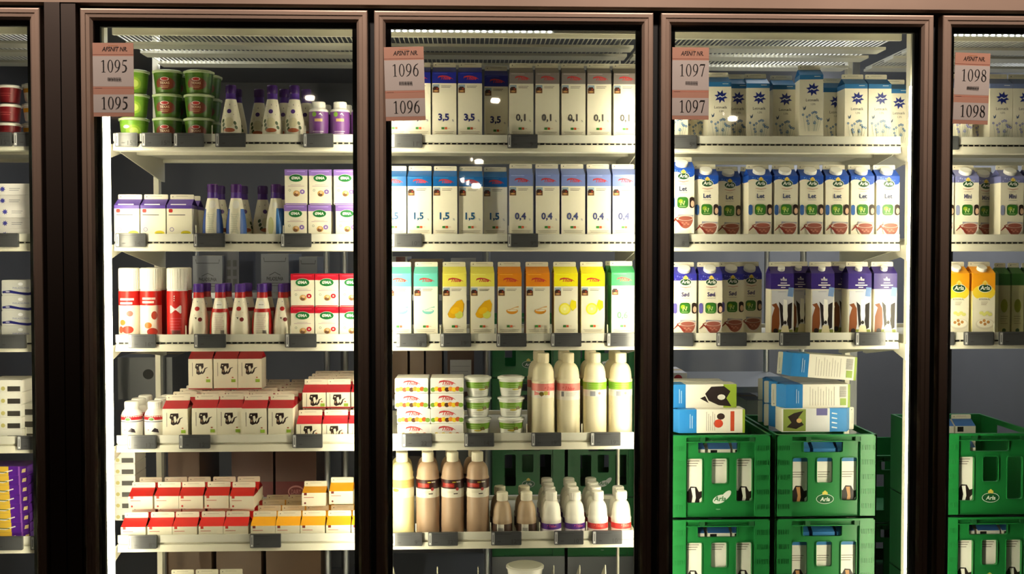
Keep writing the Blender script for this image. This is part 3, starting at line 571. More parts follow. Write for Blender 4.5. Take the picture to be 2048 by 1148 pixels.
def art_organic(F, w, hb, tv, a):
    F.rect(-w*.5, 0, w*.5, tv, (238,234,224)); F.rect(-w*.5, 0, w*.5, tv*(.26 if a['v'] == 0 else .05), (150,176,60))
    if a['v'] == 0:
        F.poly([(-w*.45,tv*.1),(-w*.1,tv*.2),(w*.2,tv*.12),(w*.42,tv*.25),(w*.4,tv*.5),(w*.1,tv*.62),(-w*.2,tv*.55),(-w*.4,tv*.35)], (44,34,36)); F.ell(-w*.05, tv*.3, w*.12, .012, WHITE, 10); F.poly([(-w*.3,tv*.55),(w*.0,tv*.62),(-w*.1,tv*.72)], (44,34,36))
    elif a['v'] == 1: F.ell(-w*.1, tv*.55, w*.18, .014, (206,74,50), 12); F.ell(w*.2, tv*.5, w*.14, .012, (60,44,40), 10); F.rect(-w*.42, tv*.22, w*.42, tv*.3, (200,80,50)); F.lines(-w*.4, tv*.8, w*.8, 5, .006, (130,120,116))
    else: F.lines(-w*.4, tv*.85, w*.8, 10, .008, (150,146,140)); F.rect(-w*.4, .012, -w*.1, .03, (150,176,80)); barcode(F, -w*.05, .012, w*.45, .02, (140,140,140))
    F.lines(-w*.3, tv+.02, w*.6, 2, .006, (180,206,230), .0016)
for v in range(3): K('organic%d' % v, carton, 'milk carton', name='organic_milk_carton', w=.069, d=.069, h=.225, roof=.019, tv=.142 if v else .152, top=(40,124,194), body=(238,234,224), side=(236,232,222), art=art_organic, v=v)
def art_cowphoto(F, w, hb, tv, a):
    F.rect(-w*.5,0,w*.5,tv,(214,214,218)); F.rect(-w*.47,.004,w*.47,tv*.5,(130,146,70)); F.poly([(-w*.4,tv*.45),(-w*.1,tv*.34),(w*.2,tv*.46),(w*.38,tv*.3),(w*.3,tv*.1),(w*.1,tv*.2),(-w*.15,tv*.12),(-w*.3,tv*.25)], (40,30,28)); F.ell(w*.02,tv*.36,w*.1,.008,(210,170,110),10); F.rect(-w*.5,tv*.72,-w*.2,tv*.95,(100,96,150))
    for i in range(4): F.stroke([(-w*.3+w*.2*i,tv+.006,.002),(-w*.26+w*.2*i,tv+.022,.0016)], (214,228,240))
K('cowphoto', carton, 'milk carton', name='organic_milk_carton', w=.069, d=.069, h=.225, roof=.019, tv=.142, top=(56,138,206), body=(238,234,224), art=art_cowphoto)
def art_crate(F, w, hb, tv, a):
    F.rect(-w*.5,0,w*.5,tv,(232,230,220)); F.lines(-w*.3, tv-.03, w*.55, 3, .007, (110,100,90), .0018)
    F.poly([(-w*.34,.008),(-w*.4,.05),(-w*.46,.074),(-w*.26,.07),(-w*.14,.084),(w*.12,.083),(w*.24,.068),(w*.44,.072),(w*.36,.052),(w*.26,.046),(w*.3,.008)], (36,26,26)); F.poly([(-w*.12,.08),(w*.06,.08),(w*.1,.05),(w*.02,.03),(-w*.1,.034),(-w*.04,.055)], (190,140,90) if a['v'] else WHITE); F.ell(-w*.02, .024, w*.12, .006, (214,176,140) if a['v'] else (200,180,176), 10)
    if not a['v']: F.rect(-w*.4, hb-.018, -w*.1, hb-.002, (24,20,20))
K('cratewhite', carton, 'milk carton', name='milk_carton', w=.0655, d=.066, h=.225, roof=.019, tv=.19, top=(232,230,220), rooftop=(60,110,180), body=(232,230,220), art=art_crate, v=0)
K('crateblue', carton, 'milk carton', name='milk_carton', w=.0655, d=.066, h=.225, roof=.019, tv=.155, top=(52,122,186), body=(232,230,220), art=art_crate, v=1)

K('tallcream', carton, 'carton', name='dairy_carton', w=.066, d=.068, h=.183, roof=.019, tv=.14, top=(226,220,200), art=art_cream, dot=(196,60,50))
# ------------------------------------------------------------ the cold room: structure
YG = 0.0
def pz(y, Y, x=1024): return P(x, y, Y).z
def pxx(x, y, Y): return P(x, y, Y).x
XL, XR, YB = -1.75, 2.05, 2.1
ZTOP = pz(23, 0); ZHEAD = pz(12, 0); ZBOT = .16
MB().box(XL-.1, XR+.1, .0, YB+.1, -.05, 0, 'cfloor').build('floor')['kind'] = 'structure'
MB().box(XL-.1, XR+.1, .06, YB+.1, 2.36, 2.42, 'wall').build('ceiling')['kind'] = 'structure'
MB().box(XL-.1, XR+.1, YB, YB+.06, 0, 2.36, 'wall').build('wall_back')['kind'] = 'structure'
MB().box(XL-.1, XL, .06, YB, 0, 2.36, 'wall').build('wall_left')['kind'] = 'structure'
MB().box(XR, XR+.1, .06, YB, 0, 2.36, 'wall').build('wall_right')['kind'] = 'structure'
b = MB(); b.box(XL-.1, XR+.1, .0, .06, ZHEAD, 2.55, 'bronze'); b.box(XL-.1, XR+.1, -.006, .0, ZHEAD+.045, ZHEAD+.052, 'bronze_dark')
b.build('trim_1')['kind'] = 'structure'
b = MB(); b.box(XL-.1, XR+.1, 0, .06, 0, ZBOT-.01, 'bronze_dark'); b.build('trim_2')['kind'] = 'structure'
# doors: outer edges in metres
def ex(x): return pxx(x, 574, 0)
DX = [(ex(-430), ex(86)), (ex(166), ex(737)), (ex(750), ex(1305)), (ex(1320), ex(1862)), (ex(1880), ex(2440))]
PROF = [(0,.032,'bronze'),(0,.004,'bronze'),(.0012,.0012,'bronze'),(.004,.0,'bronze'),(.0125,.0005,'bronze'),(.014,.003,'bronze'),(.0225,.0045,'bronze'),(.029,.013,'bronze_dark'),(.0325,.032,None)]
def door(n, x0, x1, z0, z1):
    root = empty('door_%d' % n, (x0, 0, z0)); root['kind'] = 'structure'; w = x1-x0; h = z1-z0
    b = MB()
    def loop(t, y): return [(t, y, t), (w-t, y, t), (w-t, y, h-t), (t, y, h-t)]
    for (t0, y0, m), (t1, y1, _) in zip(PROF, PROF[1:]):
        A = loop(t0, y0); B = loop(t1, y1)
        for i in range(4): j = (i+1) % 4; b.poly([A[i], A[j], B[j], B[i]], m)
    A = loop(0, .032); B = loop(.034, .032)
    for i in range(4): j = (i+1) % 4; b.poly([A[i], B[i], B[j], A[j]], 'gap')
    b.build('door_frame', root)
    MB().box(.03, w-.03, .020, .026, .03, h-.03, 'glass').build('glass_pane', root)
    g = MB(); t = .03
    for q in ((t, t+.012, t, h-t), (w-t-.012, w-t, t, h-t)): g.box(q[0], q[1], .027, .04, q[2], q[3], 'gap')
    for q in ((t, w-t, t, t+.012), (t, w-t, h-t-.012, h-t)): g.box(q[0], q[1], .027, .04, q[2], q[3], 'gap')
    g.build('gasket', root)
    return root
for i, (a, c) in enumerate(DX): door(i+1, a, c, ZBOT, ZTOP)
# mullions behind the gaps, pillar between first and second door
MX = [(DX[i][1]+DX[i+1][0])/2 for i in range(4)]
for i, x in enumerate(MX):
    b = MB()
    if i == 0:
        x0, x1 = DX[0][1]+.012, DX[1][0]-.012; xm = (x0+x1)/2
        b.box(x0, xm, .0, .06, 0, ZHEAD, 'bronze_dark'); b.box(xm+.002, x1, .003, .06, 0, ZHEAD, 'bronze_dark'); b.box(xm-.001, xm+.003, .006, .05, 0, ZHEAD, 'gap')
        b.box(DX[0][1]-.02, DX[1][0]+.02, .052, .09, 0, ZHEAD, 'gap')
    else: b.box(DX[i][1]-.014, DX[i+1][0]+.014, .042, .085, 0, ZHEAD, 'gap')
    b.build('trim_%d' % (i+3))['kind'] = 'structure'
MB().box(XL, XR, .043, .085, ZTOP-.012, ZHEAD+.03, 'gap').build('trim_7')['kind'] = 'structure'
# ------------------------------------------------------------ LED tubes on the mullions
ledx = [(DX[0][1]-.04, -1, 'left of the wide pillar'), (pxx(216, 700, .1), 1, 'at the left edge behind door 1095'), (MX[1]-.036, -1, 'at the right edge behind door 1095'), (MX[1]+.03, 1, 'at the left edge behind door 1096'),
        (MX[2]-.022, -1, 'at the right edge behind door 1096'), (MX[2]+.032, 1, 'at the left edge behind door 1097'), (pxx(1822, 700, .1), -1, 'at the right edge behind door 1097'), (MX[3]+.034, 1, 'at the left edge behind door 1098')]
for x, s, w_ in ledx:
    r = empty('light_strip', (x, .10, .2)); tag(r, 'white vertical light tube '+w_, 'light strip', 'vertical light tubes on the mullions')
    hh = pz(168, .1)-.2
    MB().rbox(-.0115, .0115, -.006, .008, 0, hh, 'led', .005, 'z').build('tube', r)
    MB().box(min(-s*.0125, -s*.016), max(-s*.0125, -s*.016), -.006, .012, -.01, hh+.02, 'shelf').build('holder', r)
# ------------------------------------------------------------ shelves
SF = .2                       # shelf front
LIP = {}
def lipz(y): return pz(y, SF)
SEC = {'1094': (pxx(-420, 500, SF), pxx(74, 500, SF)), '1095': (pxx(229, 500, SF), pxx(746, 500, SF)), '1096': (pxx(757, 500, SF), pxx(1279, 500, SF)),
       '1097': (pxx(1292, 500, SF), pxx(1799, 500, SF)), '1098': (pxx(1852, 500, SF), pxx(2400, 500, SF))}
WHERE = {'1094': 'behind the leftmost door', '1095': 'behind door 1095', '1096': 'behind door 1096', '1097': 'behind door 1097', '1098': 'behind door 1098'}
LZ = {1: lipz(270), 2: lipz(468), 3: lipz(667), 4: lipz(866), 5: lipz(1063), 6: lipz(1063)-.278}
SUR = {k: v-.018 for k, v in LZ.items()}
RN = {0: 'canopy', 1: 'top', 2: 'second', 3: 'third', 4: 'fourth', 5: 'fifth', 6: 'lowest'}
DEP = .5
def shelf(sec, row):
    x0, x1 = SEC[sec]; w = x1-x0; z = LZ[row]; r = empty('shelf', (x0, SF, z-.018))
    tag(r, '%s shelf %s, cream metal with a front rail' % (('%s of the cream' % RN[row]) if 0 else RN[row], WHERE[sec]), 'shelf', 'cream metal shelves')
    b = MB(); b.box(0, w, .012, DEP, -.014, 0, 'shelf'); b.box(.0, w, .014, .03, -.03, -.014, 'shelf'); b.box(.0, w, .2, .23, -.024, -.014, 'shelf'); b.box(0, w, DEP-.02, DEP, -.024, .012, 'shelf')
    b.build('shelf_deck', r)
    b = MB(); b.box(0, w, 0, .0025, -.001, .018, 'rail'); b.box(0, w, .0, .01, -.0035, -.001, 'rail'); b.build('front_rail', r)
    b = MB(); b.box(0, w, .006, .014, -.012, -.003, 'shelf'); n = int(w/.0165)
    if row < 4:
        for i in range(n): b.box(.008+i*.0165, .008+i*.0165+.0115, .0045, .0062, -.0085, -.0045, 'black')
    b.poly([(0,-.004,-.029),(w,-.004,-.029),(w,0,-.010),(0,0,-.010)], 'shelf'); b.poly([(0,.014,-.031),(w,.014,-.031),(w,-.004,-.029),(0,-.004,-.029)], 'shelf'); b.poly([(0,0,-.01),(w,0,-.01),(w,.008,-.0105),(0,.008,-.0105)], 'shelf')
    b.build('front_lip', r)
    for s in (0, 1):
        xx = 0.001 if s == 0 else w-.004
        b = MB(); q = [(.05, -.014), (DEP, -.014), (DEP, -.085), (DEP-.03, -.085), (.05, -.03)]
        A = [(xx, y, zz) for y, zz in q]; B = [(xx+.003, y, zz) for y, zz in q]; b.poly(A, 'shelf'); b.poly(B[::-1], 'shelf')
        for i in range(5): j = (i+1) % 5; b.poly([A[j], A[i], B[i], B[j]], 'shelf')
        b.build('bracket', r)
rows = {'1094': (1,2,3,4,5), '1095': (1,2,3,4,5,6), '1096': (1,2,3,4,5,6), '1097': (1,2,3), '1098': (1,2,3)}
for s_, rr_ in rows.items():
    for q in rr_: shelf(s_, q)
# canopy: wire shelf seen from below
CZ = pz(75, .2)
for s_ in SEC:
    x0, x1 = SEC[s_]; w = x1-x0; r = empty('wire_shelf', (x0, SF, CZ)); tag(r, 'cream wire canopy shelf overhead '+WHERE[s_], 'shelf', 'wire canopy shelves')
    b = MB(); b.box(0, w, 0, .012, 0, .03, 'shelf'); b.box(0, w, .012, .03, .02, .03, 'shelf')
    for y in (.12, .26, .44): b.box(0, w, y, y+.075, -.004, .004, 'shelf')
    b.build('frame', r)
    b = MB(); n = int(w/.0135)
    for i in range(n): b.box(i*.0135, i*.0135+.003, .01, .5, .005, .008, 'wire')
    b.build('wires', r)
    b = MB(); b.box(0, w, -.035, .0, .028, .034, 'shelf'); b.box(0, w, -.06, -.035, pz(58,.14)-CZ, pz(40,.14)-CZ, 'shelf'); b.build('front_cover', r)
    if s_ in ('1096', '1098'):
        d = empty('led_strip', (x0, SF-.072, pz(63, SF-.072))); tag(d, 'dotted row of white lights under the canopy '+WHERE[s_], 'light strip', 'dotted light strips')
        b = MB(); b.box(0, w, 0, .008, -.004, .012, 'shelf'); b.build('strip_base', d)
        b = MB(); n = int(w*(.66 if s_ == '1096' else 1)/.018)
        for i in range(n): b.rbox(.02+i*.018, .02+i*.018+.010, -.002, 0, -.0022, .0022, 'ledspot', .002)
        o = b.build('diodes', d); o['kind'] = 'stuff'
# uprights
for x, y0, y1, nm in [(SEC['1095'][0]-.016, .15, .2, 'beside the light tube at the left edge of door 1095'), (SEC['1097'][1]+.016, .15, .2, 'beside the light tube at the right edge of door 1097'),
                      ((SEC['1095'][1]+SEC['1096'][0])/2, .17, .22, 'between doors 1095 and 1096'), ((SEC['1096'][1]+SEC['1097'][0])/2, .17, .22, 'between doors 1096 and 1097'), (SEC['1094'][1]+.016, .15, .2, 'right of the shelves behind the leftmost door')]:
    r = empty('shelf_upright', (x, y0, .0)); tag(r, 'cream steel upright post '+nm, 'shelf post', 'cream shelf uprights')
    hw = .0040 if 'between' in nm else .010
    MB().box(-hw, hw, 0, .03, 0, 2.3, 'shelf').build('post', r)
    MB().box(-hw*.8, hw*.8, .52, .55, 0, 2.3, 'shelf').build('rear_post', r)
    if 'between' not in nm:
        s = 1 if '1095' in nm else -1
        for k in ((1, 2, 3) if '1097' in nm else (1, 2, 3, 4, 5)):
            z = LZ[k]-.03; b = MB(); A = [(s*hw, .005, z), (s*hw, .005, z-.045), (s*hw, .12, z-.02), (s*hw, .3, z-.012), (s*hw, .3, z)]; B = [(s*(hw+.004), y, q) for _, y, q in A]
            b.poly(A, 'shelf'); b.poly(B[::-1], 'shelf')
            for i in range(5): j = (i+1) % 5; b.poly([A[j], A[i], B[i], B[j]], 'shelf')
            b.build('bracket', r)
# ------------------------------------------------------------ section number signs on the glass
def digit(F, c, x, y, h, m):
    w = h*.5
    def S(pts): F.stroke([(x+a*h, y+b*h, t*h*1.12) for a, b, t in pts], m)
    def arc(cx, cy, rx, ry, a0, a1, t0, t1, n=14): return [(cx+rx*math.cos(R(a0+(a1-a0)*i/n)), cy+ry*math.sin(R(a0+(a1-a0)*i/n)), t0+(t1-t0)*math.sin(math.pi*i/n)) for i in range(n+1)]
    def RG(cx, cy, ro, ri): F.ring(x+cx*h, y+cy*h, (ro[0]*h, ro[1]*h), (ri[0]*h, ri[1]*h), m, 28)
    if c == '0': RG(.25, .5, (.225, .5), (.135, .465))
    if c == '1': S([(.27, .02, .042), (.27, .97, .042)]); S([(.12, .015, .013), (.42, .015, .013)]); S([(.09, .84, .012), (.2, .91, .02), (.29, .98, .015)])
    if c == '9': RG(.25, .67, (.22, .33), (.13, .295)); S([(.425, .68, .045), (.41, .5, .046), (.36, .3, .04), (.25, .12, .026), (.05, -.01, .008)])
    if c == '6': RG(.25, .33, (.22, .33), (.13, .295)); S([(.075, .32, .045), (.09, .5, .046), (.14, .7, .04), (.25, .88, .026), (.45, 1.01, .008)])
    if c == '8': RG(.25, .76, (.18, .24), (.105, .21)); RG(.25, .27, (.215, .27), (.12, .235)); S([(.1, .66, .03), (.25, .52, .04), (.4, .4, .03)])
    if c == '7': S([(.03, .8, .008), (.07, .9, .03), (.12, .945, .045), (.47, .945, .045)]); S([(.45, .95, .02), (.34, .6, .03), (.2, 0, .036)])
    if c == '5': S([(.16, .945, .04), (.42, .945, .045), (.45, 1.0, .008)]); S([(.15, .96, .014), (.09, .6, .014)]); S([(.09, .59, .012), (.22, .58, .032), (.34, .5, .05), (.39, .34, .056), (.35, .17, .046), (.24, .05, .03), (.05, .02, .026)])
def sign(num, x0, y0, x1, y1, tilt, w_):
    p0 = P(x0, y1, -.003); p1 = P(x1, y0, -.003); w = p1.x-p0.x; h = p1.z-p0.z
    r = empty('section_sign', (p0.x+w/2, -.0035, p0.z+h/2)); r.rotation_euler = (0, R(tilt), 0)
    tag(r, 'salmon paper section sign %s on the door glass' % num, 'sign', 'section number signs')
    b = MB(); b.box(-w/2, w/2, 0, .0012, -h/2, h/2, (158, 112, 92, .6)); F = Face(b, (0, -.0001, -h/2), (1,0,0), (0,0,1))
    F.rect(-w/2, h*.41, w/2, h*.82, (162, 150, 143, .6)); F.rect(-w/2, h*.055, w/2, h*.30, (162, 150, 143, .6))
    F.rect(-w/2, h*.838, w/2, h*.843, (120, 60, 50)); F.rect(-w/2, h*.385, w/2, h*.389, (196, 110, 90)); F.rect(-w*.45, h*.384, -w*.28, h*.388, (90,50,44)); F.lines(-w*.12, h*.965, w*.24, 1, .001, (170,110,70), .0012)
    F.txt('AFSNIT NR.', w*.04, h*.885, h*.062, (40,26,24), w*.62, .02, .25)
    for yy in (.6, .1):
        H = h*.170
        for k, c in enumerate(num): digit(F, c, -w*.36+k*H*.56+w*.04, h*yy, H, (24, 20, 20))
    for g in range(5): barcode(F, -w*.14+g*w*.068, h*.485, w*.06, h*.045, (40,36,36))
    b.build('paper', r)
    if 0:
        t = MB(); t.box(-w/2-.006, -w/2+.012, -.0006, -.0001, h*.40, h*.47, 'plastic'); t.build('tape', r)
sign('1095', 187, 86, 267, 233, -.3, 1); sign('1096', 770, 94, 849, 241, -1.6, 1); sign('1097', 1344, 95, 1418, 239, 0, 1); sign('1098', 1907, 106, 1979, 248, 1.6, 1)
# ------------------------------------------------------------ electronic price tags
def price(sec, row, x0, x1, txt, y0=0, w_=''):
    xa = pxx(x0, 500, SF-.004); xb = pxx(x1, 500, SF-.004); w = max(.06, xb-xa); 
    r = empty('price_tag', (xa, SF-.008, LZ[row]-.037)); h = .0385
    k = MB(); k.rbox(0, w, 0, .007, 0, h, 'tagcase', .0025); F = Face(k, (0, -.0001, 0), (1,0,0), (0,0,1))
    F.rr(.0016, .002, .0095, h-.002, .0015, (176,176,178)); F.stroke([(.0055, .006, .001), (.0055, .030, .001)], (96,96,100)); F.ell(.0055, .0065, .002, .002, (236,236,236), 10)
    ko = k.build('case', r)
    d = MB(); d.box(.0115, w-.0025, -.0006, .0002, .0022, h-.0022, 'lcd'); F = Face(d, (0, -.0007, 0), (1,0,0), (0,0,1)); a = .014
    F.lines(a, h-.006, w*.5, 1, .004, 'lcdink', .0012); F.rect(a, h-.0125, w-.006, h-.012, 'lcdink'); F.rect(a, h-.0175, w-.006, h-.0172, 'lcdink'); F.lines(a+.004, .0115, .009, 1, .002, 'lcdink', .0022)
    if txt:
        F.txt(txt, w-.0135, .0045, .0125, 'lcdink', .022, .0, 0, 'r'); F.txt('95', w-.0125, .0112, .0055, 'lcdink', .008, 0, 0, 'l')
    d.build('display', ko)
    if txt: lab = 'grey electronic price tag reading %s on the %s shelf rail %s' % (txt, RN[row], WHERE[sec])
    else: lab = 'grey electronic price tag on the %s shelf rail %s' % (RN[row], WHERE[sec])
    r['_l'] = lab; TAGS.append(r); tag(r, lab, 'price tag', 'electronic price tags')
TAGS = []
for sec, row, L in [('1095',1,[(233,278,'15'),(286,346,'15'),(350,410,''),(433,493,''),(608,668,'')]), ('1095',2,[(232,292,'14'),(388,450,''),(562,623,'')]), ('1095',3,[(255,310,'16'),(387,450,''),(570,632,'')]),
                    ('1095',4,[(252,309,'13'),(355,417,'12'),(583,643,'')]), ('1095',5,[(250,308,'8'),(496,558,'')]),
                    ('1096',1,[(783,845,'11'),(1015,1075,'9')]), ('1096',2,[(782,844,'10'),(1015,1076,'9')]), ('1096',3,[(792,853,'18'),(880,942,'19'),(993,1053,''),(1102,1163,''),(1214,1272,'')]),
                    ('1096',4,[(803,863,'22'),(928,988,'14'),(1063,1123,'19'),(1182,1242,'19')]), ('1096',5,[(781,843,'9'),(855,915,'32'),(982,1043,'12'),(1109,1168,'10'),(1186,1246,'10')]),
                    ('1097',1,[(1330,1392,'5')]), ('1097',2,[(1318,1378,'8')]), ('1097',3,[(1326,1387,''),(1434,1494,''),(1560,1621,''),(1712,1772,'9')]),
                    ('1098',1,[(1853,1914,'')]), ('1098',3,[(1850,1910,''),(1930,1989,''),(2000,2060,'')]),
                    ('1094',1,[(-32,27,'15'),(31,92,'')]), ('1094',2,[(-22,38,'')]), ('1094',3,[(-10,50,'')]), ('1094',4,[(30,92,'')]), ('1094',5,[(-22,38,''),(54,114,'')])]:
    n = len(L)
    for i, (a_, c_, t_) in enumerate(L):
        price(sec, row, a_, min(c_, 74) if sec == '1094' else c_, t_)
        q = ('' if n == 1 else (', '+ORD[i]+' from the left'))
        TAGS[-1]['label'] = 'electronic price tag%s on the %s shelf %s%s' % (' '+t_ if t_ else '', RN[row], WHERE[sec], q)
for o in TAGS: del o['_l']
# ------------------------------------------------------------ goods on the shelves
YF = .214                     # front face of the first row
GRP = {}
def depth_of(key):
    a = KIND[key][1]
    if 'd' in a: return a['d']/2
    if 'prof' in a: return max(r for r, z, m in a['prof'])
    return a['r1']+.003
def hgt(key):
    a = KIND[key][1]
    if 'h' in a: return a['h']
    return a['cap'][2]
def put(key, sec, row, x0, x1, desc, back=0.0, lift=0.0, rz=None, group=None, rot=None, ymid=None):
    """one thing: front face centred on the photo columns x0..x1 at its real distance"""
    y = YF+back; zb = LZ[row]-.018+.0004+lift
    yr = ymid or (574 - 0)
    z_ = zb+.06; ypx = 505-(z_-CAM.z)*2204/(y-CAM.y)*1.0
    x = P((x0+x1)/2, ypx, y).x
    rr = rot or (0, 0, R(random.uniform(-1.2, 1.2)) if rz is None else R(rz))
    g = group or (desc.split('|')[0].strip()+' '+WHERE[sec])
    lab = desc.replace('|', '').replace('  ', ' ')
    return inst(key, x, y+depth_of(key), zb, lab, g, rr)
POS = {1: ['only'], }
def ordn(i, n): return 'leftmost' if i == 0 and n > 1 else ('rightmost' if i == n-1 and n > 1 else (ORD[i]+' from the left' if n > 1 else ''))
def series(key, sec, row, spans, what, group=None, back=0, lift=0, keys=None, rz=None, extra=''):
    n = len(spans)
    for i, sp in enumerate(spans):
        x0, x1 = sp[:2]; o = sp[2] if len(sp) > 2 else {}
        lab = '%s, %s, %s shelf %s' % (o.get('what', what), (ordn(i, n)+(' '+extra if extra else '')).strip(), RN[row], WHERE[sec])
        lab = lab.replace(', ,', ',')
        put(o.get('key', keys[i] if keys else key), sec, row, x0, x1, lab, back+o.get('back', 0), lift+o.get('lift', 0), o.get('rz', rz), group or (what+'s '+WHERE[sec]))
# door 1096, top shelf
series('m35', '1096', 1, [(768,811),(814,861,{'back':.0}),(865,912),(917,964),(969,1016,{'back':.055})], 'navy-topped 3,5 milk carton')
series('m01', '1096', 1, [(1019,1067),(1071,1119),(1123,1171),(1175,1223),(1227,1275)], 'grey-topped 0,1 milk carton')
series('m15', '1096', 2, [(765,813),(816,863),(867,914),(918,965,{'back':.01}),(968,1014,{'back':.03})], 'bright blue-topped 1,5 milk carton')
series('m04', '1096', 2, [(1018,1067),(1071,1119),(1122,1170),(1174,1222),(1225,1273)], 'lavender-blue-topped 0,4 milk carton')
series('teal', '1096', 3, [(774,822),(828,876)], 'teal-topped yoghurt carton with bowl')
series('mango', '1096', 3, [(884,932,{'rz':3}),(940,988,{'rz':2.5})], 'pale yellow yoghurt carton with mango')
series('orange', '1096', 3, [(995,1043,{'rz':1}),(1051,1099,{'rz':2})], 'orange-topped yoghurt carton with bowl')
series('lemon', '1096', 3, [(1107,1155,{'rz':2}),(1161,1209,{'rz':2})], 'bright yellow yoghurt carton with lemon')
put('m06', '1096', 3, 1220, 1270, 'green-topped 0,6 carton at the right end of the third shelf behind door 1096', 0, 0, 3)
put('m06', '1096', 3, 1212, 1258, 'green-topped carton half hidden behind the green 0,6 carton behind door 1096', .078, 0, 3)
for c, (x0, x1) in enumerate([(790,857),(861,927)]):
    for k in range(4):
        put('butter', '1096', 4, x0+(4 if (c == 0 and k < 2) else 0), x1+(4 if (c == 0 and k < 2) else 0), 'white spread box, %s in the %s stack, fourth shelf behind door 1096' % (['lowest','second from the bottom','third from the bottom','topmost'][k], ['left','right'][c]), .004*(k % 2), .0432*k, None, 'white spread boxes in two stacks')
for c, (x0, x1) in enumerate([(929,983),(996,1050)]):
    for k in range(3):
        put('salad', '1096', 4, x0, x1, 'green-banded salad tub, %s in the %s stack, fourth shelf behind door 1096' % (['lowest','middle','topmost'][k], ['left','right'][c]), 0, .0585*k, 12*k-8, 'green-banded salad tubs in two stacks')
series(None, '1096', 4, [(1065,1111),(1115,1162)], 'ivory yoghurt bottle with pink label', keys=['pink','pinkb'], rz=0)
series('greenb', '1096', 4, [(1168,1216),(1220,1268)], 'ivory yoghurt bottle with green label', rz=0)
series(None, '1096', 4, [(1057,1101),(1107,1152)], 'back-row ivory bottle with pink label', keys=['pinkb','pink'], back=.08, rz=0)
series('greenb', '1096', 4, [(1160,1206),(1208,1255)], 'back-row ivory bottle with green label', back=.08, rz=0)
put('vanilla', '1096', 5, 779, 827, 'pale yellow vanilla milk bottle, front left of the fifth shelf behind door 1096', 0, 0, 0)
put('vanilla', '1096', 5, 779, 826, 'pale yellow vanilla milk bottle half hidden behind another, fifth shelf behind door 1096', .075, 0, 0)
series('choc', '1096', 5, [(832,878),(882,928),(932,978)], 'brown chocolate milk bottle', rz=0)
series('choc', '1096', 5, [(832,877),(880,924),(926,970)], 'back-row brown chocolate milk bottle', back=.075, rz=0)
series('schoc', '1096', 5, [(984,1026),(1033,1075)], 'small brown chocolate milk bottle', rz=0)
series('schoc', '1096', 5, [(980,1020),(1029,1069)], 'back-row small brown chocolate milk bottle', back=.08, rz=0)
KIND['schoc'][1]['lab'] = (.008,.034,(70,48,40),.02,(70,48,40))
cols = [('spurple', 'purple-labelled', [(1083,1125),(1131,1172)]), ('sred', 'red-labelled', [(1177,1219),(1224,1266)])]
for key, nm, L in cols:
    for r_ in range(4):
        LL = L if not (key == 'sred' and r_ > 1) else L[:1]
        for i, (x0, x1) in enumerate(LL):
            cx = (x0+x1)/2; cx = 939+(cx-939)*(3.114)/(3.114+.0625*r_); 
            lab = 'small %s yoghurt bottle, %s, %s column, fifth shelf behind door 1096' % (nm, ['front row','second row','third row','rear row'][r_], ['left','right'][i])
            put(key, '1096', 5, cx-20, cx+20, lab, .0625*r_, 0, 0 if i == 0 else 20, 'small white %s yoghurt bottles' % nm)
# lowest shelf behind door 1096: a few clear trays' corners and a tub
for k in range(3): put('whitetub', '1096', 6, 1018, 1086, 'white round tub, %s of the stack on the lowest shelf behind door 1096' % ['lowest','middle','topmost'][k], .0, .0605*k, 0, 'white round tubs on the lowest shelf')
# door 1095, top shelf
for c, (x0, x1, key) in enumerate([(229,289,'soup2'),(298,357,'soup'),(361,420,'soup')]):
    for k in range(3):
        put(key, '1095', 1, x0, x1, 'green soup tub, %s in the %s stack, top shelf behind door 1095' % (['lowest','middle','topmost'][k], ['left','middle','right'][c]), 0, .0665*k, 0, 'green soup tubs in three stacks')
        if c: put('soup', '1095', 1, x0+18, x1+16, 'shaded green soup tub, %s of the stack behind the %s stack behind door 1095' % (['lowest','middle','topmost'][k], ['left','middle','right'][c]), .085, .0665*k, 0, 'shaded soup tubs behind')
series('dress_white', '1095', 1, [(438,478),(522,561),(566,606)], 'cream dressing bottle with purple neck', rz=0)
series('dress_white', '1095', 1, [(452,488),(497,533),(548,584),(592,628)], 'shaded back-row dressing bottle', back=.075, rz=0)
series('jarb', '1095', 1, [(615,655),(658,698),(701,740)], 'white-capped bottle with purple label', rz=0)
series('jarb', '1095', 1, [(628,666),(670,708)], 'white-capped bottle in the back row', back=.065, rz=0)
series('cultura', '1095', 2, [(229,278),(281,331),(334,383)], 'purple and cream yoghurt carton', rz=0)
put('cultura', '1095', 2, 348, 396, 'shaded purple yoghurt carton behind the rightmost purple carton behind door 1095', .08, 0, 0)
series(None, '1095', 2, [(402,440),(449,488),(530,568)], 'purple-necked squeeze bottle with blue side', keys=['dress_blue','dress_blue','dress_blueside'], rz=0)
series('dress_white', '1095', 2, [(418,454),(464,500),(504,540),(546,582)], 'shaded back-row squeeze bottle', back=.08, rz=30)
for k in range(2):
    series('omapurple', '1095', 2, [(570,614),(618,663),(668,712)] if k else [(569,613),(617,661),(672,716)], 'lilac-banded %s carton with green oval' % ['lower','upper'][k], 'lilac-banded cartons with green oval', lift=.0992*k, rz=0)
series(None, '1095', 3, [(233,273,{'what':'white-capped whipped cream can with strawberries'}),(275,317,{'what':'white-capped whipped cream can with orange flash'}),(329,371,{'what':'white-capped whipped cream can turned to its red back'})], 'white-capped whipped cream can', keys=['can0','can1','can2'], rz=0)
series('can2', '1095', 3, [(287,327),(338,378)], 'white-capped whipped cream can in the back row', back=.07, rz=0)
series(None, '1095', 3, [(374,412),(418,455),(458,495),(502,540),(545,582)], 'red-necked squeeze bottle', keys=['dress_red','dress_redback','dress_red','dress_redback','dress_red'], rz=0)
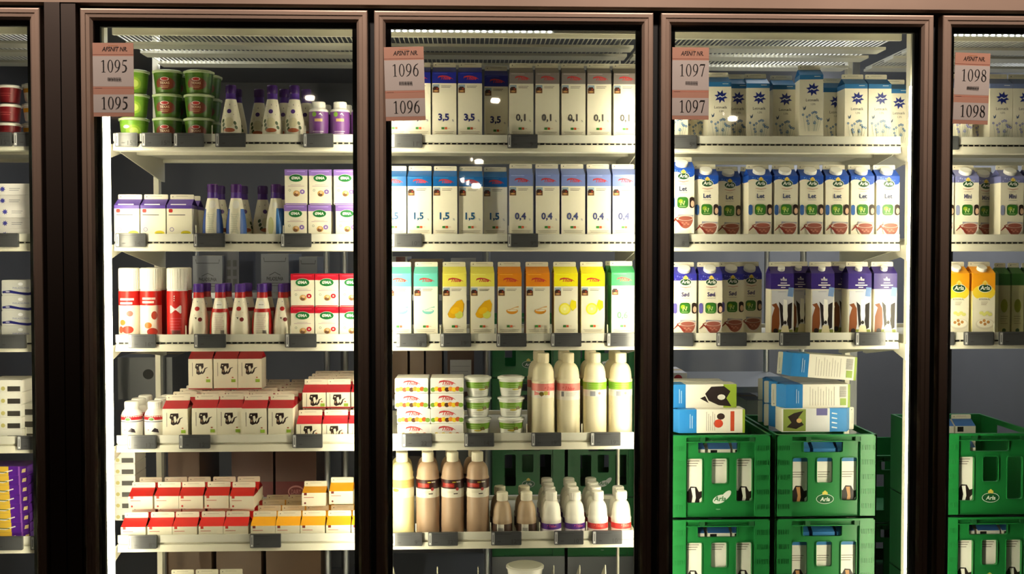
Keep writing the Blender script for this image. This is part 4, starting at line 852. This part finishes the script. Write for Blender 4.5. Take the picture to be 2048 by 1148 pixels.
series(None, '1095', 3, [(390,425),(432,467),(474,508),(513,548),(553,588)], 'back-row red-necked squeeze bottle', keys=['dress_redback']*5, back=.075, rz=0)
for k in range(2):
    series('omared', '1095', 3, [(582,628),(631,676),(680,725)], 'red-banded %s carton with green oval' % ['lower','upper'][k], 'red-banded cartons with green oval', lift=.0932*k, rz=0)
# fourth shelf behind 1095
for r_ in range(3):
    for i, (x0, x1) in enumerate([(236,279),(283,326)]):
        cx = 939+((x0+x1)/2-939)*3.114/(3.114+.066*r_)
        put('arladrink', '1095', 4, cx-20, cx+20, 'small red-banded bottle, %s, %s column, fourth shelf behind door 1095' % (['front row','second row','third row'][r_], ['left','right'][i]), .066*r_, 0, 0, 'small white bottles with red band')
NROW = 6
for r_ in range(NROW):
    for i, cx0 in enumerate([350,408.5,459,508.5,561]):
        cx = 939+(cx0-939)*3.114/(3.114+.0745*r_)
        put('calf', '1095', 4, cx-25, cx+25, 'small red-topped calf carton, %s row, %s column, door 1095' % (['front','second','third','fourth','fifth','rear'][r_], ['leftmost','second','third','fourth','rightmost'][i]), .0745*r_+(.004 if i in (1,2) and r_ == 0 else 0), .0 if i not in (1,2) else .001, 0, 'small red-topped calf cartons')
series('calf', '1095', 4, [(377,424),(428,474),(476,523)], 'small calf carton on the pile', back=.16, lift=.1245, rz=0)
for r_ in range(5):
    for i, cx0 in enumerate([617.5,669.5,721.5]):
        cx = 939+(cx0-939)*3.114/(3.114+.0745*r_)
        put('calfshort', '1095', 4, cx-25, cx+25, 'low red-topped calf carton, %s row, %s column, fourth shelf behind door 1095' % (['front','second','third','fourth','rear'][r_], ['left','middle','right'][i]), .0745*r_, 0, 0, 'low red-topped calf cartons')
        if r_ > 0:
            put('calfshort', '1095', 4, cx-25+(4 if i == 0 else 0), cx+25+(4 if i == 0 else 0), 'low calf carton, upper layer, %s row, %s column, fourth shelf behind door 1095' % (['','front','second','third','rear'][r_], ['left','middle','right'][i]), .0745*r_, .0795, 0, 'low calf cartons on the upper layer')
# fifth shelf behind 1095
rx = [266,319,369,421.5,471]; yx = [525.5,575,625,676.5,727]
for r_ in range(4):
    for i, c0 in enumerate(rx):
        cx = 939+(c0-939)*3.114/(3.114+.07*r_)
        put('redcream', '1095', 5, cx-24, cx+24, 'low red cream carton, lower layer, %s row, %s column, shelf five, door 1095' % (['front','second','third','rear'][r_], ['leftmost','second','third','fourth','rightmost'][i]), .07*r_, 0, 0, 'low red cream cartons, lower layer')
        if r_ in (1,2): put('redcream', '1095', 5, cx-24+(2 if i == 4 else 0), cx+24+(2 if i == 4 else 0), 'low red cream carton, upper layer, %s row, %s column, shelf five, door 1095' % (['','front','rear'][r_], ['leftmost','second','third','fourth','rightmost'][i]), .07*r_-(.008 if (i == 4 and r_ == 1) else 0), .0713, 0, 'low red cream cartons, upper layer')
for r_ in range(4):
    for i, c0 in enumerate(yx):
        cx = 939+(c0-939)*3.114/(3.114+.07*r_)
        put('yelcream', '1095', 5, cx-24, cx+24, 'low yellow cream carton, lower layer, %s row, %s column, shelf five, door 1095' % (['front','second','third','rear'][r_], ['leftmost','second','third','fourth','rightmost'][i]), .07*r_, 0, 0, 'low yellow cream cartons, lower layer')
put('yelcream', '1095', 5, 603, 651, 'yellow cream carton on the upper layer, tipped back, left of two behind door 1095', .06, .0713, 0, rot=(R(-12), 0, 0))
put('yelcream', '1095', 5, 658, 706, 'yellow cream carton standing on the upper layer, right of two behind door 1095', .07, .0813, 0)
series('tallcream', '1095', 6, [(337,383),(386,432),(435,481)], 'cream-topped carton barely showing', rz=0)
# door 1097
series('star', '1097', 1, [(1330,1376,{}),(1420,1458,{'key':'star'}),(1455,1492,{'back':.03}),(1492,1540,{'back':.02}),(1544,1592,{'back':.045}),(1648,1690,{'back':.095}),(1688,1736,{'back':.02}),(1736,1783,{'back':.02})], 'blue-topped 1,5 milk carton with star', rz=0)
put('star', '1097', 1, 1374, 1412, 'star milk carton whose lower half shows under the 1097 sign', .075, 0, 3)
put('star', '1097', 1, 1600, 1649, 'blue-topped star milk carton pulled forward onto the rail behind door 1097', -.016, .0195, -5)
put('star', '1097', 1, 1779, 1812, 'shaded star milk carton at the far right of the top shelf behind door 1097', .11, 0, 0)
put('let', '1097', 2, 1341, 1389, 'blue-topped milk carton raised on the rail at far left behind door 1097', -.012, .0195, 0)
series('let', '1097', 2, [(1392,1434),(1436,1480,{'back':.075}),(1496,1544),(1548,1596),(1599,1647),(1650,1698),(1701,1749),(1752,1799)], 'blue-topped milk carton with screw cap', rz=0)
put('let', '1097', 2, 1488, 1528, 'blue-topped milk carton in the back row behind the fourth one behind door 1097', .08, 0, 0)
series('sod', '1097', 3, [(1345,1394),(1397,1445),(1442,1486,{'back':.07}),(1480,1522,{'back':.15})], 'violet-topped milk carton with screw cap', rz=0)
put('sod', '1097', 3, 1292, 1341, 'violet-topped milk carton cut by the left frame of door 1097', 0, 0, 0)
series('purplecow', '1097', 3, [(1542,1589),(1578,1621,{'back':.085}),(1624,1669,{'back':.008}),(1697,1744),(1748,1795)], 'purple-topped milk carton with cows', rz=-3)
put('purplecow', '1097', 3, 1668, 1712, 'shaded purple-topped cow carton in the back row behind door 1097', .085, 0, -12)
# door 1098
series('starlav', '1098', 1, [(1905,1940),(1943,1978,{'back':.075}),(1982,2022),(2026,2070)], 'lavender-topped milk carton with star', rz=0)
series('mini', '1098', 2, [(1866,1902),(1911,1957),(2000,2047)], 'lavender-topped milk carton with screw cap', rz=0)
series('mini', '1098', 2, [(1948,1992)], 'shaded lavender-topped milk carton in the back row', back=.08, rz=0)
put('mini', '1098', 2, 2052, 2100, 'lavender-topped milk carton cut by the right picture edge behind door 1098', 0, 0, 0)
series('koldskal', '1098', 3, [(1892,1938),(1944,1990)], 'orange and yellow buttermilk carton', rz=0)
series('greencarton', '1098', 3, [(1996,2020),(2022,2048),(2050,2076)], 'shaded green carton', back=.05, rz=0)
# leftmost door
for k in range(3):
    put('redtub', '1094', 1, -14, 31, 'dark red dip tub with white lid, %s in its stack behind the leftmost door' % ['lowest','middle','topmost'][k], 0, .0525*k, 0, 'dark red dip tubs')
    put('yeltub', '1094', 1, 38, 82, 'white dip tub with yellow band, %s in its stack behind the leftmost door' % ['lowest','middle','topmost'][k], 0, .0545*k, 0, 'yellow-banded dip tubs')
for k in range(5):
    put('starbox', '1094', 2, (2 if k < 3 else -8)-4, 62, 'white butter box with blue star, %s of the stack behind the leftmost door' % ['lowest','second','third','fourth','topmost'][k], .01*(k % 2), .0314*k, 0, 'white butter boxes with blue star')
put('starbox', '1094', 2, 66, 134, 'white butter box with blue star, beside the tall stack behind the leftmost door', 0, 0, 0)
for k in range(4):
    put('silverbox', '1094', 3, 4, 72, 'silver cheese box with dark blue wave, %s of the stack behind the leftmost door' % ['lowest','second','third','topmost'][k], 0, .0424*k, 0, 'silver cheese boxes')
for k in range(5):
    put('plaintray', '1094', 4, -28, 42, 'white cheese tray, %s in the left stack behind the leftmost door' % ['lowest','second','third','fourth','topmost'][k], 0, .0345*k, 0, 'white cheese trays, left stack')
    if k < 3: put('plaintray', '1094', 4, 46, 116, 'white cheese tray, %s in the right stack behind the leftmost door' % ['lowest','second','topmost'][k], .02, .0345*k, 0, 'white cheese trays, right stack')
for k in range(8):
    put('purplebox', '1094', 5, -18+k*-1, 58-k, 'purple and yellow cheese packet, %s of the stack behind the leftmost door' % (['lowest','second','third','fourth','fifth','sixth','seventh','topmost'][k]), 0, .0264*k, 0, 'purple and yellow cheese packets')
    if k < 6: put('plaintray' if 0 else 'starbox', '1094', 5, 66, 140, 'white packet with dark ends, %s of the stack right of the purple packets' % (['lowest','second','third','fourth','fifth','topmost'][k]), .02, .0314*k, 0, 'white packets beside the purple ones')
# ------------------------------------------------------------ crates
CW, CD, CH = .298, .40, .247
def wall_holes(b, w, h, holes, y0, y1, m, O=(0,0), ax='x'):
    us = sorted({0, w, *[q for a in holes for q in (a[0], a[1])]}); vs = sorted({0, h, *[q for a in holes for q in (a[2], a[3])]})
    def bx(u0, u1, v0, v1):
        if ax == 'x': b.box(O[0]+u0, O[0]+u1, y0, y1, v0, v1, m)
        else: b.box(y0, y1, O[1]+u0, O[1]+u1, v0, v1, m)
    for v0, v1 in zip(vs, vs[1:]):
        run = None
        for u0, u1 in zip(us, us[1:]):
            hole = any(a[0] <= u0 and u1 <= a[1] and a[2] <= v0 and v1 <= a[3] for a in holes)
            if hole:
                if run is not None: bx(run, u0, v0, v1); run = None
            elif run is None: run = u0
        if run is not None: bx(run, w, v0, v1)
def crate(root, a):
    w, d, h = CW, CD, CH-.004; x = w/2
    b = MB(); cw = .048
    fw = w-2*cw; X0 = -x+cw
    s = fw/.198 if 0 else 1
    H = [(.036, .152, .190, .226), (.004, .049, .044, .174), (.076, .122, .10, .174), (.149, .195, .048, .174)]
    wall_holes(b, fw, h, H, -d/2+.010, -d/2+.014, 'crate', (X0, 0)); wall_holes(b, fw, h, H, d/2-.014, d/2-.010, 'crate', (X0, 0))
    def rimm(u0, u1, v0, v1, r, t=.0016):
        o = rrect(X0+u0-t, v0-t, X0+u1+t, v1+t, r+t); i = rrect(X0+u0, v0, X0+u1, v1, r)
        for k in range(len(o)):
            j = (k+1) % len(o); y = -d/2+.0065
            b.poly([(o[k][0], y, o[k][1]), (o[j][0], y, o[j][1]), (i[j][0], y, i[j][1]), (i[k][0], y, i[k][1])], 'crate'); b.poly([(i[k][0], y, i[k][1]), (i[j][0], y, i[j][1]), (i[j][0], y+.01, i[j][1]), (i[k][0], y+.01, i[k][1])], 'crate')
            b.poly([(o[j][0], y, o[j][1]), (o[k][0], y, o[k][1]), (o[k][0], y+.004, o[k][1]), (o[j][0], y+.004, o[j][1])], 'crate')
    for q in H: rimm(*q, .006)
    for s in (-1, 1):
        wall_holes(b, d, h, [(.12, .28, .185, .225)], s*x-(.004 if s > 0 else 0), s*x+(0 if s > 0 else .004), 'crate', (0, -d/2), 'y')
        xa, xb = (-x, -x+cw) if s < 0 else (x-cw, x)
        b.box(xa, xb, -d/2, -d/2+.014, 0, h, 'crate'); b.box(xa, xb, d/2-.014, d/2, 0, h, 'crate')
        for k in range(5):
            z0 = .026+k*.043
            for q in range(8): b.box(xa+.005+q*.005, xa+.0072+q*.005, -d/2-.0012, -d/2, z0, z0+.014, 'crate')
    b.box(-x+cw, x-cw, -d/2-.0005, -d/2+.012, h-.006, h, 'crate'); b.box(-x+cw, x-cw, -d/2-.0005, -d/2+.012, h-.021, h-.0185, 'crate'); b.box(-x+cw, x-cw, -d/2, -d/2+.012, 0, .004, 'crate')
    for u in (-.06, .085): b.box(u, u+.014, -d/2-.001, -d/2+.012, h-.019, h-.006, 'cratedk')
    b.box(-x, x, -d/2, d/2, 0, .004, 'cratedk'); b.box(-x, -x+.008, -d/2, d/2, h-.004, h, 'crate'); b.box(x-.008, x, -d/2, d/2, h-.004, h, 'crate'); b.box(-x, x, d/2-.012, d/2, h-.005, h, 'crate')
    bo = b.build('crate_body', root)
    l = MB(); F = Face(l, (0, -d/2+.0098, 0), (1,0,0), (0,0,1))
    if a['v'] == 0:
        F.ell(.0, .054, .022, .012, (206,214,206), 20, .35); F.ell(.018, .064, .02, .009, (206,214,206), 16, .8); F.txt('Arla', 0, .048, .015, (30,110,56), .038, .02, .2)
        F.txt('MEJERI', -.005, .022, .004, (190,204,190), .03)
    else:
        F.ell(0, .052, .026, .0145, (206,214,206), 26); F.ell(0, .052, .0245, .013, (16,84,42), 26); F.txt('Arla', 0, .0455, .012, (226,228,220), .038, .02, .2)
        F.ell(-.004, .069, .0042, .005, (206,190,84), 10); F.ell(.004, .069, .0042, .005, (206,190,84), 10); F.ell(0, .072, .004, .005, (214,196,90), 10)
    l.build('logo_print', bo)
for v in range(2): K('crate%d' % v, crate, 'crate', name='milk_crate', v=v, d=CD, h=CH)
def crate_at(x, y, z, v, lab, grp='green milk crates stacked at the front'): return inst('crate%d' % v, x, y, z, lab, grp)
YC = .262
topz = P(1440, 868, YC).z
def v_sp(n): return '1098' in n
def stack(cx, v, names, content, n=4, yc=YC):
    x = P(cx, 950, yc).x
    for k in range(n):
        z = topz-CH*(k+1)
        if z < .0: break
        crate_at(x, yc+CD/2, z, v, 'green milk crate, %s %s' % (['topmost','second from the top','third from the top','fourth from the top'][k], names))
        if k < 2:
            for i in ((0,) if (v_sp(names) and k == 0) else range(3)):
                c = inst(content, x+(-.0755, 0, .0725)[i], yc+.018+.034, z+.006, 'milk carton in the %s window, %s crate %s' % (['left','middle','right'][i], ['topmost','second'][k], names), 'milk cartons inside the crates '+names)
                if k == 1: c.location.z -= 0
    return x
XA = stack(1441.5, 0, 'in the left stack behind door 1097', 'cratewhite')
XB = stack(1652.5, 1, 'in the right stack behind door 1097', 'crateblue')
XC = stack(1985, 1, 'in the stack behind door 1098', 'cratewhite')
bot = topz-CH*4
for nm, x in (('left stack behind door 1097', XA), ('right stack behind door 1097', XB), ('stack behind door 1098', XC)):
    r = empty('crate_dolly', (x, YC+CD/2, 0)); tag(r, 'low wheeled dolly under the crates, '+nm, 'dolly', 'crate dollies')
    MB().rbox(-.15, .15, -.2, .2, max(.05, bot-.035), bot-.0005, 'chrome', .006, 'z').build('platform', r)
    for sx in (-.11, .11):
        for sy in (-.15, .15): b = MB(); b.tube((sx-.012, sy, .04), (sx+.012, sy, .04), .04, 'black', 16); b.box(sx-.004, sx+.004, sy-.01, sy+.01, .04, max(.05, bot-.035), 'chrome'); b.build('wheel', r)
# loose cartons lying on the crates behind 1097
def lay(key, x, y, z, rot, lab): return inst(key, x, y, z, lab, 'milk cartons lying on the crates', rot)
TOP = topz+.0006
# right pile: lying on their sides, carton axis along x
h_ = .225; q = .0345
def lie(key, xl, z, y, face, left_top, lab, yaw=0, tilt=0):
    """lying carton: base end at one side; face = turn about its own axis so the chosen side looks to the viewer"""
    m = Matrix.Rotation(R(yaw), 4, 'Z') @ Matrix.Rotation(R(tilt), 4, 'Y') @ Matrix.Rotation(R(-90 if left_top else 90), 4, 'Y') @ Matrix.Rotation(R(face), 4, 'Z')
    o = inst(key, 0, 0, 0, lab, 'milk cartons lying on the crates'); off = h_ if left_top else 0
    o.rotation_euler = m.to_euler(); o.location = (xl+off, y, z+q); return o
xr0 = P(1560, 840, .3).x
TB = topz-.004
lie('cowphoto', xr0+.002, TOP, YC+.06, 0, False, 'lying milk carton with cow photo, lowest of the right pile on the crates')
lie('organic2', xr0-.018+.0, TOP+.0695, YC+.07, 0, True, 'lying milk carton with blue end at left, middle of the right pile', 1, 0)
lie('organic2', xr0+.004, TOP+.139+.0095, YC+.075, 0, True, 'lying milk carton with blue end at left, topmost of the right pile', -2, 4)
for i in range(4):
    lie('organic2', xr0-.02-.0*i, TOP+.0695*(i % 2)+.0, YC+.14+.07*(i//2)+0, 180, True, 'lying white milk carton at the back of the right pile, %s' % ['lower near one','upper near one','lower far one','upper far one'][i], 0)
# left pile
xb = P(1474, 840, .3).x-.225; xc = P(1486, 840, .3).x-.225
lie('organic1', xc, TOP, YC+.05, 0, True, 'lying milk carton with red pictures, bottom front of the left pile')
lie('organic2', xc-.03, TOP, YC+.13, 180, True, 'lying milk carton at the back of the left pile, lower')
lie('organic0', xb, TOP+.0695, YC+.085, 0, True, 'lying milk carton with black cow, top of the left pile', 2)
lie('organic0', xb-.02, TOP+.0695, YC+.165, 180, True, 'lying milk carton behind the black cow carton, left pile', -2)
# cartons in the crate behind 1098
for i in range(3):
    inst('cratewhite', XC-.1+.07*i, YC+.30, topz-CH+.03, 'white milk carton top sticking out of the crate behind door 1098, %s' % ['leftmost','middle','rightmost'][i], 'carton tops in the crate behind door 1098')
# ------------------------------------------------------------ store room behind the shelves
def cbox(x0, x1, hp, zb_, Y, dep, col, lab, art=None, name='cardboard_box', tilt=0):
    Y += 0; p0 = P(x0, 800, Y); p1 = P(x1, 800, Y); w = p1.x-p0.x; h = hp*(Y-CAM.y)/2204; p0.z = zb_+.0006
    r = empty(name, (p0.x+w/2, Y+dep/2, p0.z)); tag(r, lab, 'box'); b = MB(); b.box(-w/2, w/2, -dep/2, dep/2, 0, h, col)
    F = Face(b, (0, -dep/2-.0002, 0), (1,0,0), (0,0,1)); 
    if art: art(F, w, h)
    bo = b.build('box_body', r)
    t = MB(); t.box(-w/2-.0005, w/2+.0005, -.02, .02, h, h+.0006, (190,170,130)); t.build('tape', bo)
    r.rotation_euler = (0, R(tilt), 0); return r
def rack(x0, x1, Y, dep, zs, lab):
    r = empty('storage_rack', (x0, Y, 0)); tag(r, lab, 'rack', 'steel storage racks'); w = x1-x0
    for sx in (0, w):
        for sy in (0, dep): MB().tube((sx, sy, 0), (sx, sy, max(1.62, zs[-1]+.05)), .011, 'chrome', 10).build('post', r)
    for z in zs: MB().box(-.01, w+.01, -.012, dep+.012, z-.02, z, 'chrome').build('rack_shelf', r)
YR = .95
def art_white(F, w, h): F.stroke([(-w*.4, h*.9, .001), (-w*.38, h*.8, .001), (w*.38, h*.8, .001), (w*.4, h*.9, .001)], INK); F.txt('PHILADELPHIA', 0, h*.3, h*.1, INK, w*.6, .02); F.stroke([(-w*.2,h*.44,.001),(0,h*.52,.001),(w*.2,h*.44,.001)], INK); F.lines(-w*.4, h*.24, w*.8, 2, h*.07, INK, .0015)
def art_red(F, w, h): F.rect(-w/2, 0, w/2, h*.38, (110,16,20)); F.ell(0, h*.2, w*.2, h*.11, (190,120,120), 20); F.ell(0, h*.2, w*.17, h*.08, (110,16,20), 20); F.txt('TULIP' if 0 else 'DAIRY', 0, h*.16, h*.08, (190,120,120), w*.24)
zr = [P(500, 1105, YR).z, P(500, 1008, YR).z, P(500, 580, YR).z, 2.1]
zr = [.35, P(500, 1010, YR).z, P(500, 800, YR).z, P(500, 585, YR).z]
rack(P(325, 900, YR).x, P(655, 900, YR).x, YR, .5, zr, 'chrome storage rack in the room behind door 1095')
def onz(z, Y, x=500):  # photo row of height z at distance Y
    return 505+(CAM.z-z)*2204/(Y-CAM.y)
zb = zr[3]
cbox(388, 447, 72, zb, YR+.02, .3, (150,152,160), 'pale grey printed box behind the squeeze bottles, left', art_white)
cbox(450, 480, 85, zb, YR+.05, .3, (96,96,104), 'grey box with dark stamps behind the squeeze bottles', lambda F,w,h: [F.rect(-w*.3+w*.4*(i%2), h*.15+h*.22*(i//2), -w*.05+w*.4*(i%2), h*.3+h*.22*(i//2), INK) for i in range(6)])
cbox(524, 579, 76, zb, YR+.02, .3, (150,152,160), 'pale grey printed box behind the squeeze bottles, right', art_white)
cbox(600, 636, 70, zb, YR+.02, .3, (140,142,150), 'pale grey box behind the red-banded cartons', art_white)
zb = zr[2]
cbox(236, 345, 84, zb, YR+.02, .3, (120,122,126), 'grey box with an oval handle hole in the store room', lambda F,w,h: F.ell(w*.06, h*.6, w*.1, h*.12, (20,20,20), 18))
zb = zr[1]
cbox(335, 398, 115, zb, YR+.02, .3, (112,82,64), 'brown box with dark red base in the store room, left', art_red)
cbox(462, 545, 115, zb, YR+.02, .3, (96,62,52), 'brown box with dark red base in the store room, middle', art_red)
cbox(550, 632, 115, zb, YR+.02, .3, (96,62,52), 'brown box with dark red base in the store room, right', art_red)
zb = zr[0]
for i, (x0, x1, hh) in enumerate([(330,420,300),(430,520,240),(530,640,270)]):
    cbox(x0, x1, hh*.5, zb, YR+.02, .3, (110,84,62), 'brown cardboard box on the low rack shelf, %s' % ['left','middle','right'][i])
rack(P(690, 900, YR).x, P(975, 900, YR).x, YR+.02, .5, [.4, P(500, 1030, YR).z, P(800, 800, YR).z, P(800, 590, YR).z], 'chrome storage rack in the room behind door 1096')
zb = P(800, 800, YR).z
cbox(775, 815, 130, zb, YR+.04, .3, (140,108,80), 'brown cardboard box behind the spread boxes, left'); cbox(820, 848, 128, zb, YR+.04, .3, (134,104,78), 'brown cardboard box behind the spread boxes, middle'); cbox(852, 884, 130, zb, YR+.04, .3, (120,92,70), 'brown cardboard box behind the spread boxes, right')
cbox(895, 948, 128, zb, YR+.04, .3, (84,58,48), 'dark brown box with white label behind the salad tubs', lambda F,w,h: (F.rect(-w*.4,h*.1,w*.4,h*.6,(190,190,196)), F.lines(-w*.35,h*.5,w*.7,4,h*.08,(110,110,116))))

zb = P(800, 590, YR).z
cbox(778, 815, 75, zb, YR+.04, .3, (170,170,176), 'pale box behind the teal cartons', lambda F,w,h: F.rect(-w*.1,h*.6,w*.4,h,(90,20,24))); cbox(820, 885, 70, zb, YR+.05, .3, (120,98,78), 'brown box behind the mango cartons'); cbox(902, 952, 72, zb, YR+.04, .3, (176,176,182), 'pale printed box behind the mango cartons', lambda F,w,h: F.star(-w*.2,h*.7,.012,.006,6,INK))
zb = P(500, 1030, YR).z
cbox(780, 870, 110, zb, YR+.04, .3, (50,40,36), 'dark box behind the chocolate milk bottles', None); cbox(872, 960, 120, zb, YR+.04, .3, (96,100,104), 'grey box behind the chocolate milk bottles', None)
# green crates far behind 1096
YK = 1.6
for j, (cx, v) in enumerate([(1057, 1), (1208, 0)]):
    x = P(cx, 950, YK).x
    zt = P(cx, 706, YK).z+.06
    for k in range(4):
        z = 0.13+CH*k if 0 else P(cx, 1113, YK).z+CH*k
        if z < 0: continue
        crate_at(x, YK+CD/2, z, v, 'shaded green crate in the store room behind door 1096, %s stack, %s' % (['left','right'][j], ['lowest','second from the bottom','third from the bottom','topmost'][k]), 'shaded green crates in the store room')
    r = empty('crate_dolly', (x, YK+CD/2, 0)); tag(r, 'dolly under the shaded crates in the store room, %s' % ['left','right'][j], 'dolly', 'store room dollies')
    z0 = P(cx, 1113, YK).z
    if z0 > .05: MB().box(-.15, .15, -.2, .2, 0.0, z0-.0005, 'chrome').build('platform', r)
# store room furniture behind 1097 / 1098
r = empty('door_post', (P(1707, 750, .72).x, .72, 0)); tag(r, 'grey steel post standing in the store room behind door 1097', 'post')
MB().box(-.012, .012, 0, .03, 0, 2.36, (150,152,156)).build('post', r)
r = empty('door_post', (P(1893, 750, 1.0).x, 1.0, 0)); tag(r, 'dark post standing in the store room behind door 1098', 'post')
MB().box(-.018, .018, 0, .05, 0, 2.36, (34,32,34)).build('post', r)
cbox(1493, 1530, 62, P(1500, 862, .8).z, .8, .25, (176,178,190), 'pale lilac carton box standing behind the crates behind door 1097', lambda F,w,h: F.rect(-w*.1,h*.1,w*.4,h*.4,(110,110,116)))
r = cbox(1338, 1374, 24, P(1340, 770, .8).z, .8, .2, (206,204,206), 'small white box with a red disc on the rack behind door 1097', lambda F,w,h: (F.ell(0,h*.5,h*.36,h*.36,(150,20,40),18), F.ell(h*.1,h*.4,h*.12,h*.12,WHITE,10)))
zt = r.location.z
rack(P(1320, 900, .78).x, P(1600, 900, .78).x, .76, .45, [.3, .62, P(1500, 862, .8).z-.0005, zt-.0015], 'chrome storage rack in the room behind door 1097')
for k in range(3):
    crate_at(P(1800, 900, 1.0).x, 1.2, .13+CH*k, 1, 'dark green crate in the store room right of the crate stacks, %s' % ['lowest','middle','topmost'][k], 'dark green crates in the store room')
# white tray stack at the far left behind 1095
for k in range(9):
    z = LZ[5]-.016+.0195*k
    o = inst('plaintray', 0, 0, 0, 'grey-white cheese tray deep behind door 1095, number %s from the bottom' % ['one','two','three','four','five','six','seven','eight','nine'][k], 'cheese trays in the deep stack')
    o.location = (P(232, 1000, .42).x, .50, LZ[5]-.0175+.0345*k) if k < 6 else (0, 0, 0)
    if k >= 6: 
        for c in list(o.children): bpy.data.objects.remove(c)
        bpy.data.objects.remove(o)
# small dividers standing on the rails
for sec, row, x in [('1095',1,425),('1095',1,611),('1095',2,391),('1095',2,566),('1095',3,369),('1095',3,579),('1095',4,590),('1096',1,1016),('1096',2,1017),('1096',3,880),('1096',3,992),('1096',3,1103),('1096',3,1216),('1096',4,1054),('1096',4,1165),('1096',5,830),('1096',5,981),('1096',5,1080),('1096',5,1175),('1098',3,1993),('1094',4,44),('1094',5,62)]:
    r = empty('shelf_divider', (pxx(x, 500, SF), SF+.006, LZ[row]-.018)); tag(r, 'white shelf divider on the %s shelf %s, at the %s' % (RN[row], WHERE[sec], {391:'squeeze bottles',566:'lilac cartons',425:'cream bottles',611:'white-capped bottles',369:'red squeeze bottles',579:'red-banded cartons',590:'low calf cartons',1016:'first 0,1 carton',1017:'first 0,4 carton',880:'mango cartons',992:'orange cartons',1103:'lemon cartons',1216:'green carton',1054:'pink bottles',1165:'green-labelled bottles',830:'chocolate bottles',981:'small chocolate bottles',1080:'purple-labelled bottles',1175:'red-labelled bottles',1993:'orange cartons',44:'right trays',62:'white packets'}[x]), 'shelf divider', 'white shelf dividers')
    MB().box(-.0013, .0013, 0, .004, 0.0005, .042, 'wire').build('stop', r); MB().box(-.0008, .0008, .004, .42, 0.0005, .010, 'wire').build('rail', r)
# spotlights of the shop, behind the viewer: the small bright ovals mirrored in the door glass

for i, (px, py, dist) in enumerate([(992,185,6.5),(992,198,6.2),(990,210,5.9),(1452,236,6.0),(1462,246,5.7),(950,327,6.4),(958,331,6.2),(930,368,6.0),(942,374,5.8),(952,380,5.6),(622,205,5.8)]):
    p = P(px, py, .02); d = p-CAM; d = d/d.y; q_ = Vector((p.x+d.x*dist, .02-dist, p.z+d.z*dist))
    r = empty('shop_spotlight', q_); tag(r, 'small round shop spotlight on the ceiling opposite the doors', 'spotlight', 'shop ceiling spotlights')
    MB().lathe([(.05,0,'black'),(.055,.02,'black'),(.055,.12,'black')], 20).build('housing', r)
    o = MB().rbox(-.036,.036,.058,.064,.01,.046,'lamp',.017).build('bulb', r)

for i, x in enumerate([783, 873, 956, 1110, 1163, 1215]):
    r = empty('shelf_divider', (pxx(x, 800, SF), SF+.012, LZ[6]-.018)); tag(r, 'pointed clear divider on the lowest shelf behind door 1096, %s from the left' % ORD[i], 'shelf divider', 'pointed dividers on the lowest shelf')
    b = MB(); pts = [(0, 0), (.26, 0), (.26, .05), (.03, .186), (.022, .186), (0, .1)]; t = .0012
    b.poly([(-t, y, z) for y, z in pts], 'wire'); b.poly([(t, y, z) for y, z in pts][::-1], 'wire')
    for k in range(6): q = (k+1) % 6; b.poly([(-t, *pts[q]), (-t, *pts[k]), (t, *pts[k]), (t, *pts[q])], 'wire')
    b.build('panel', r)
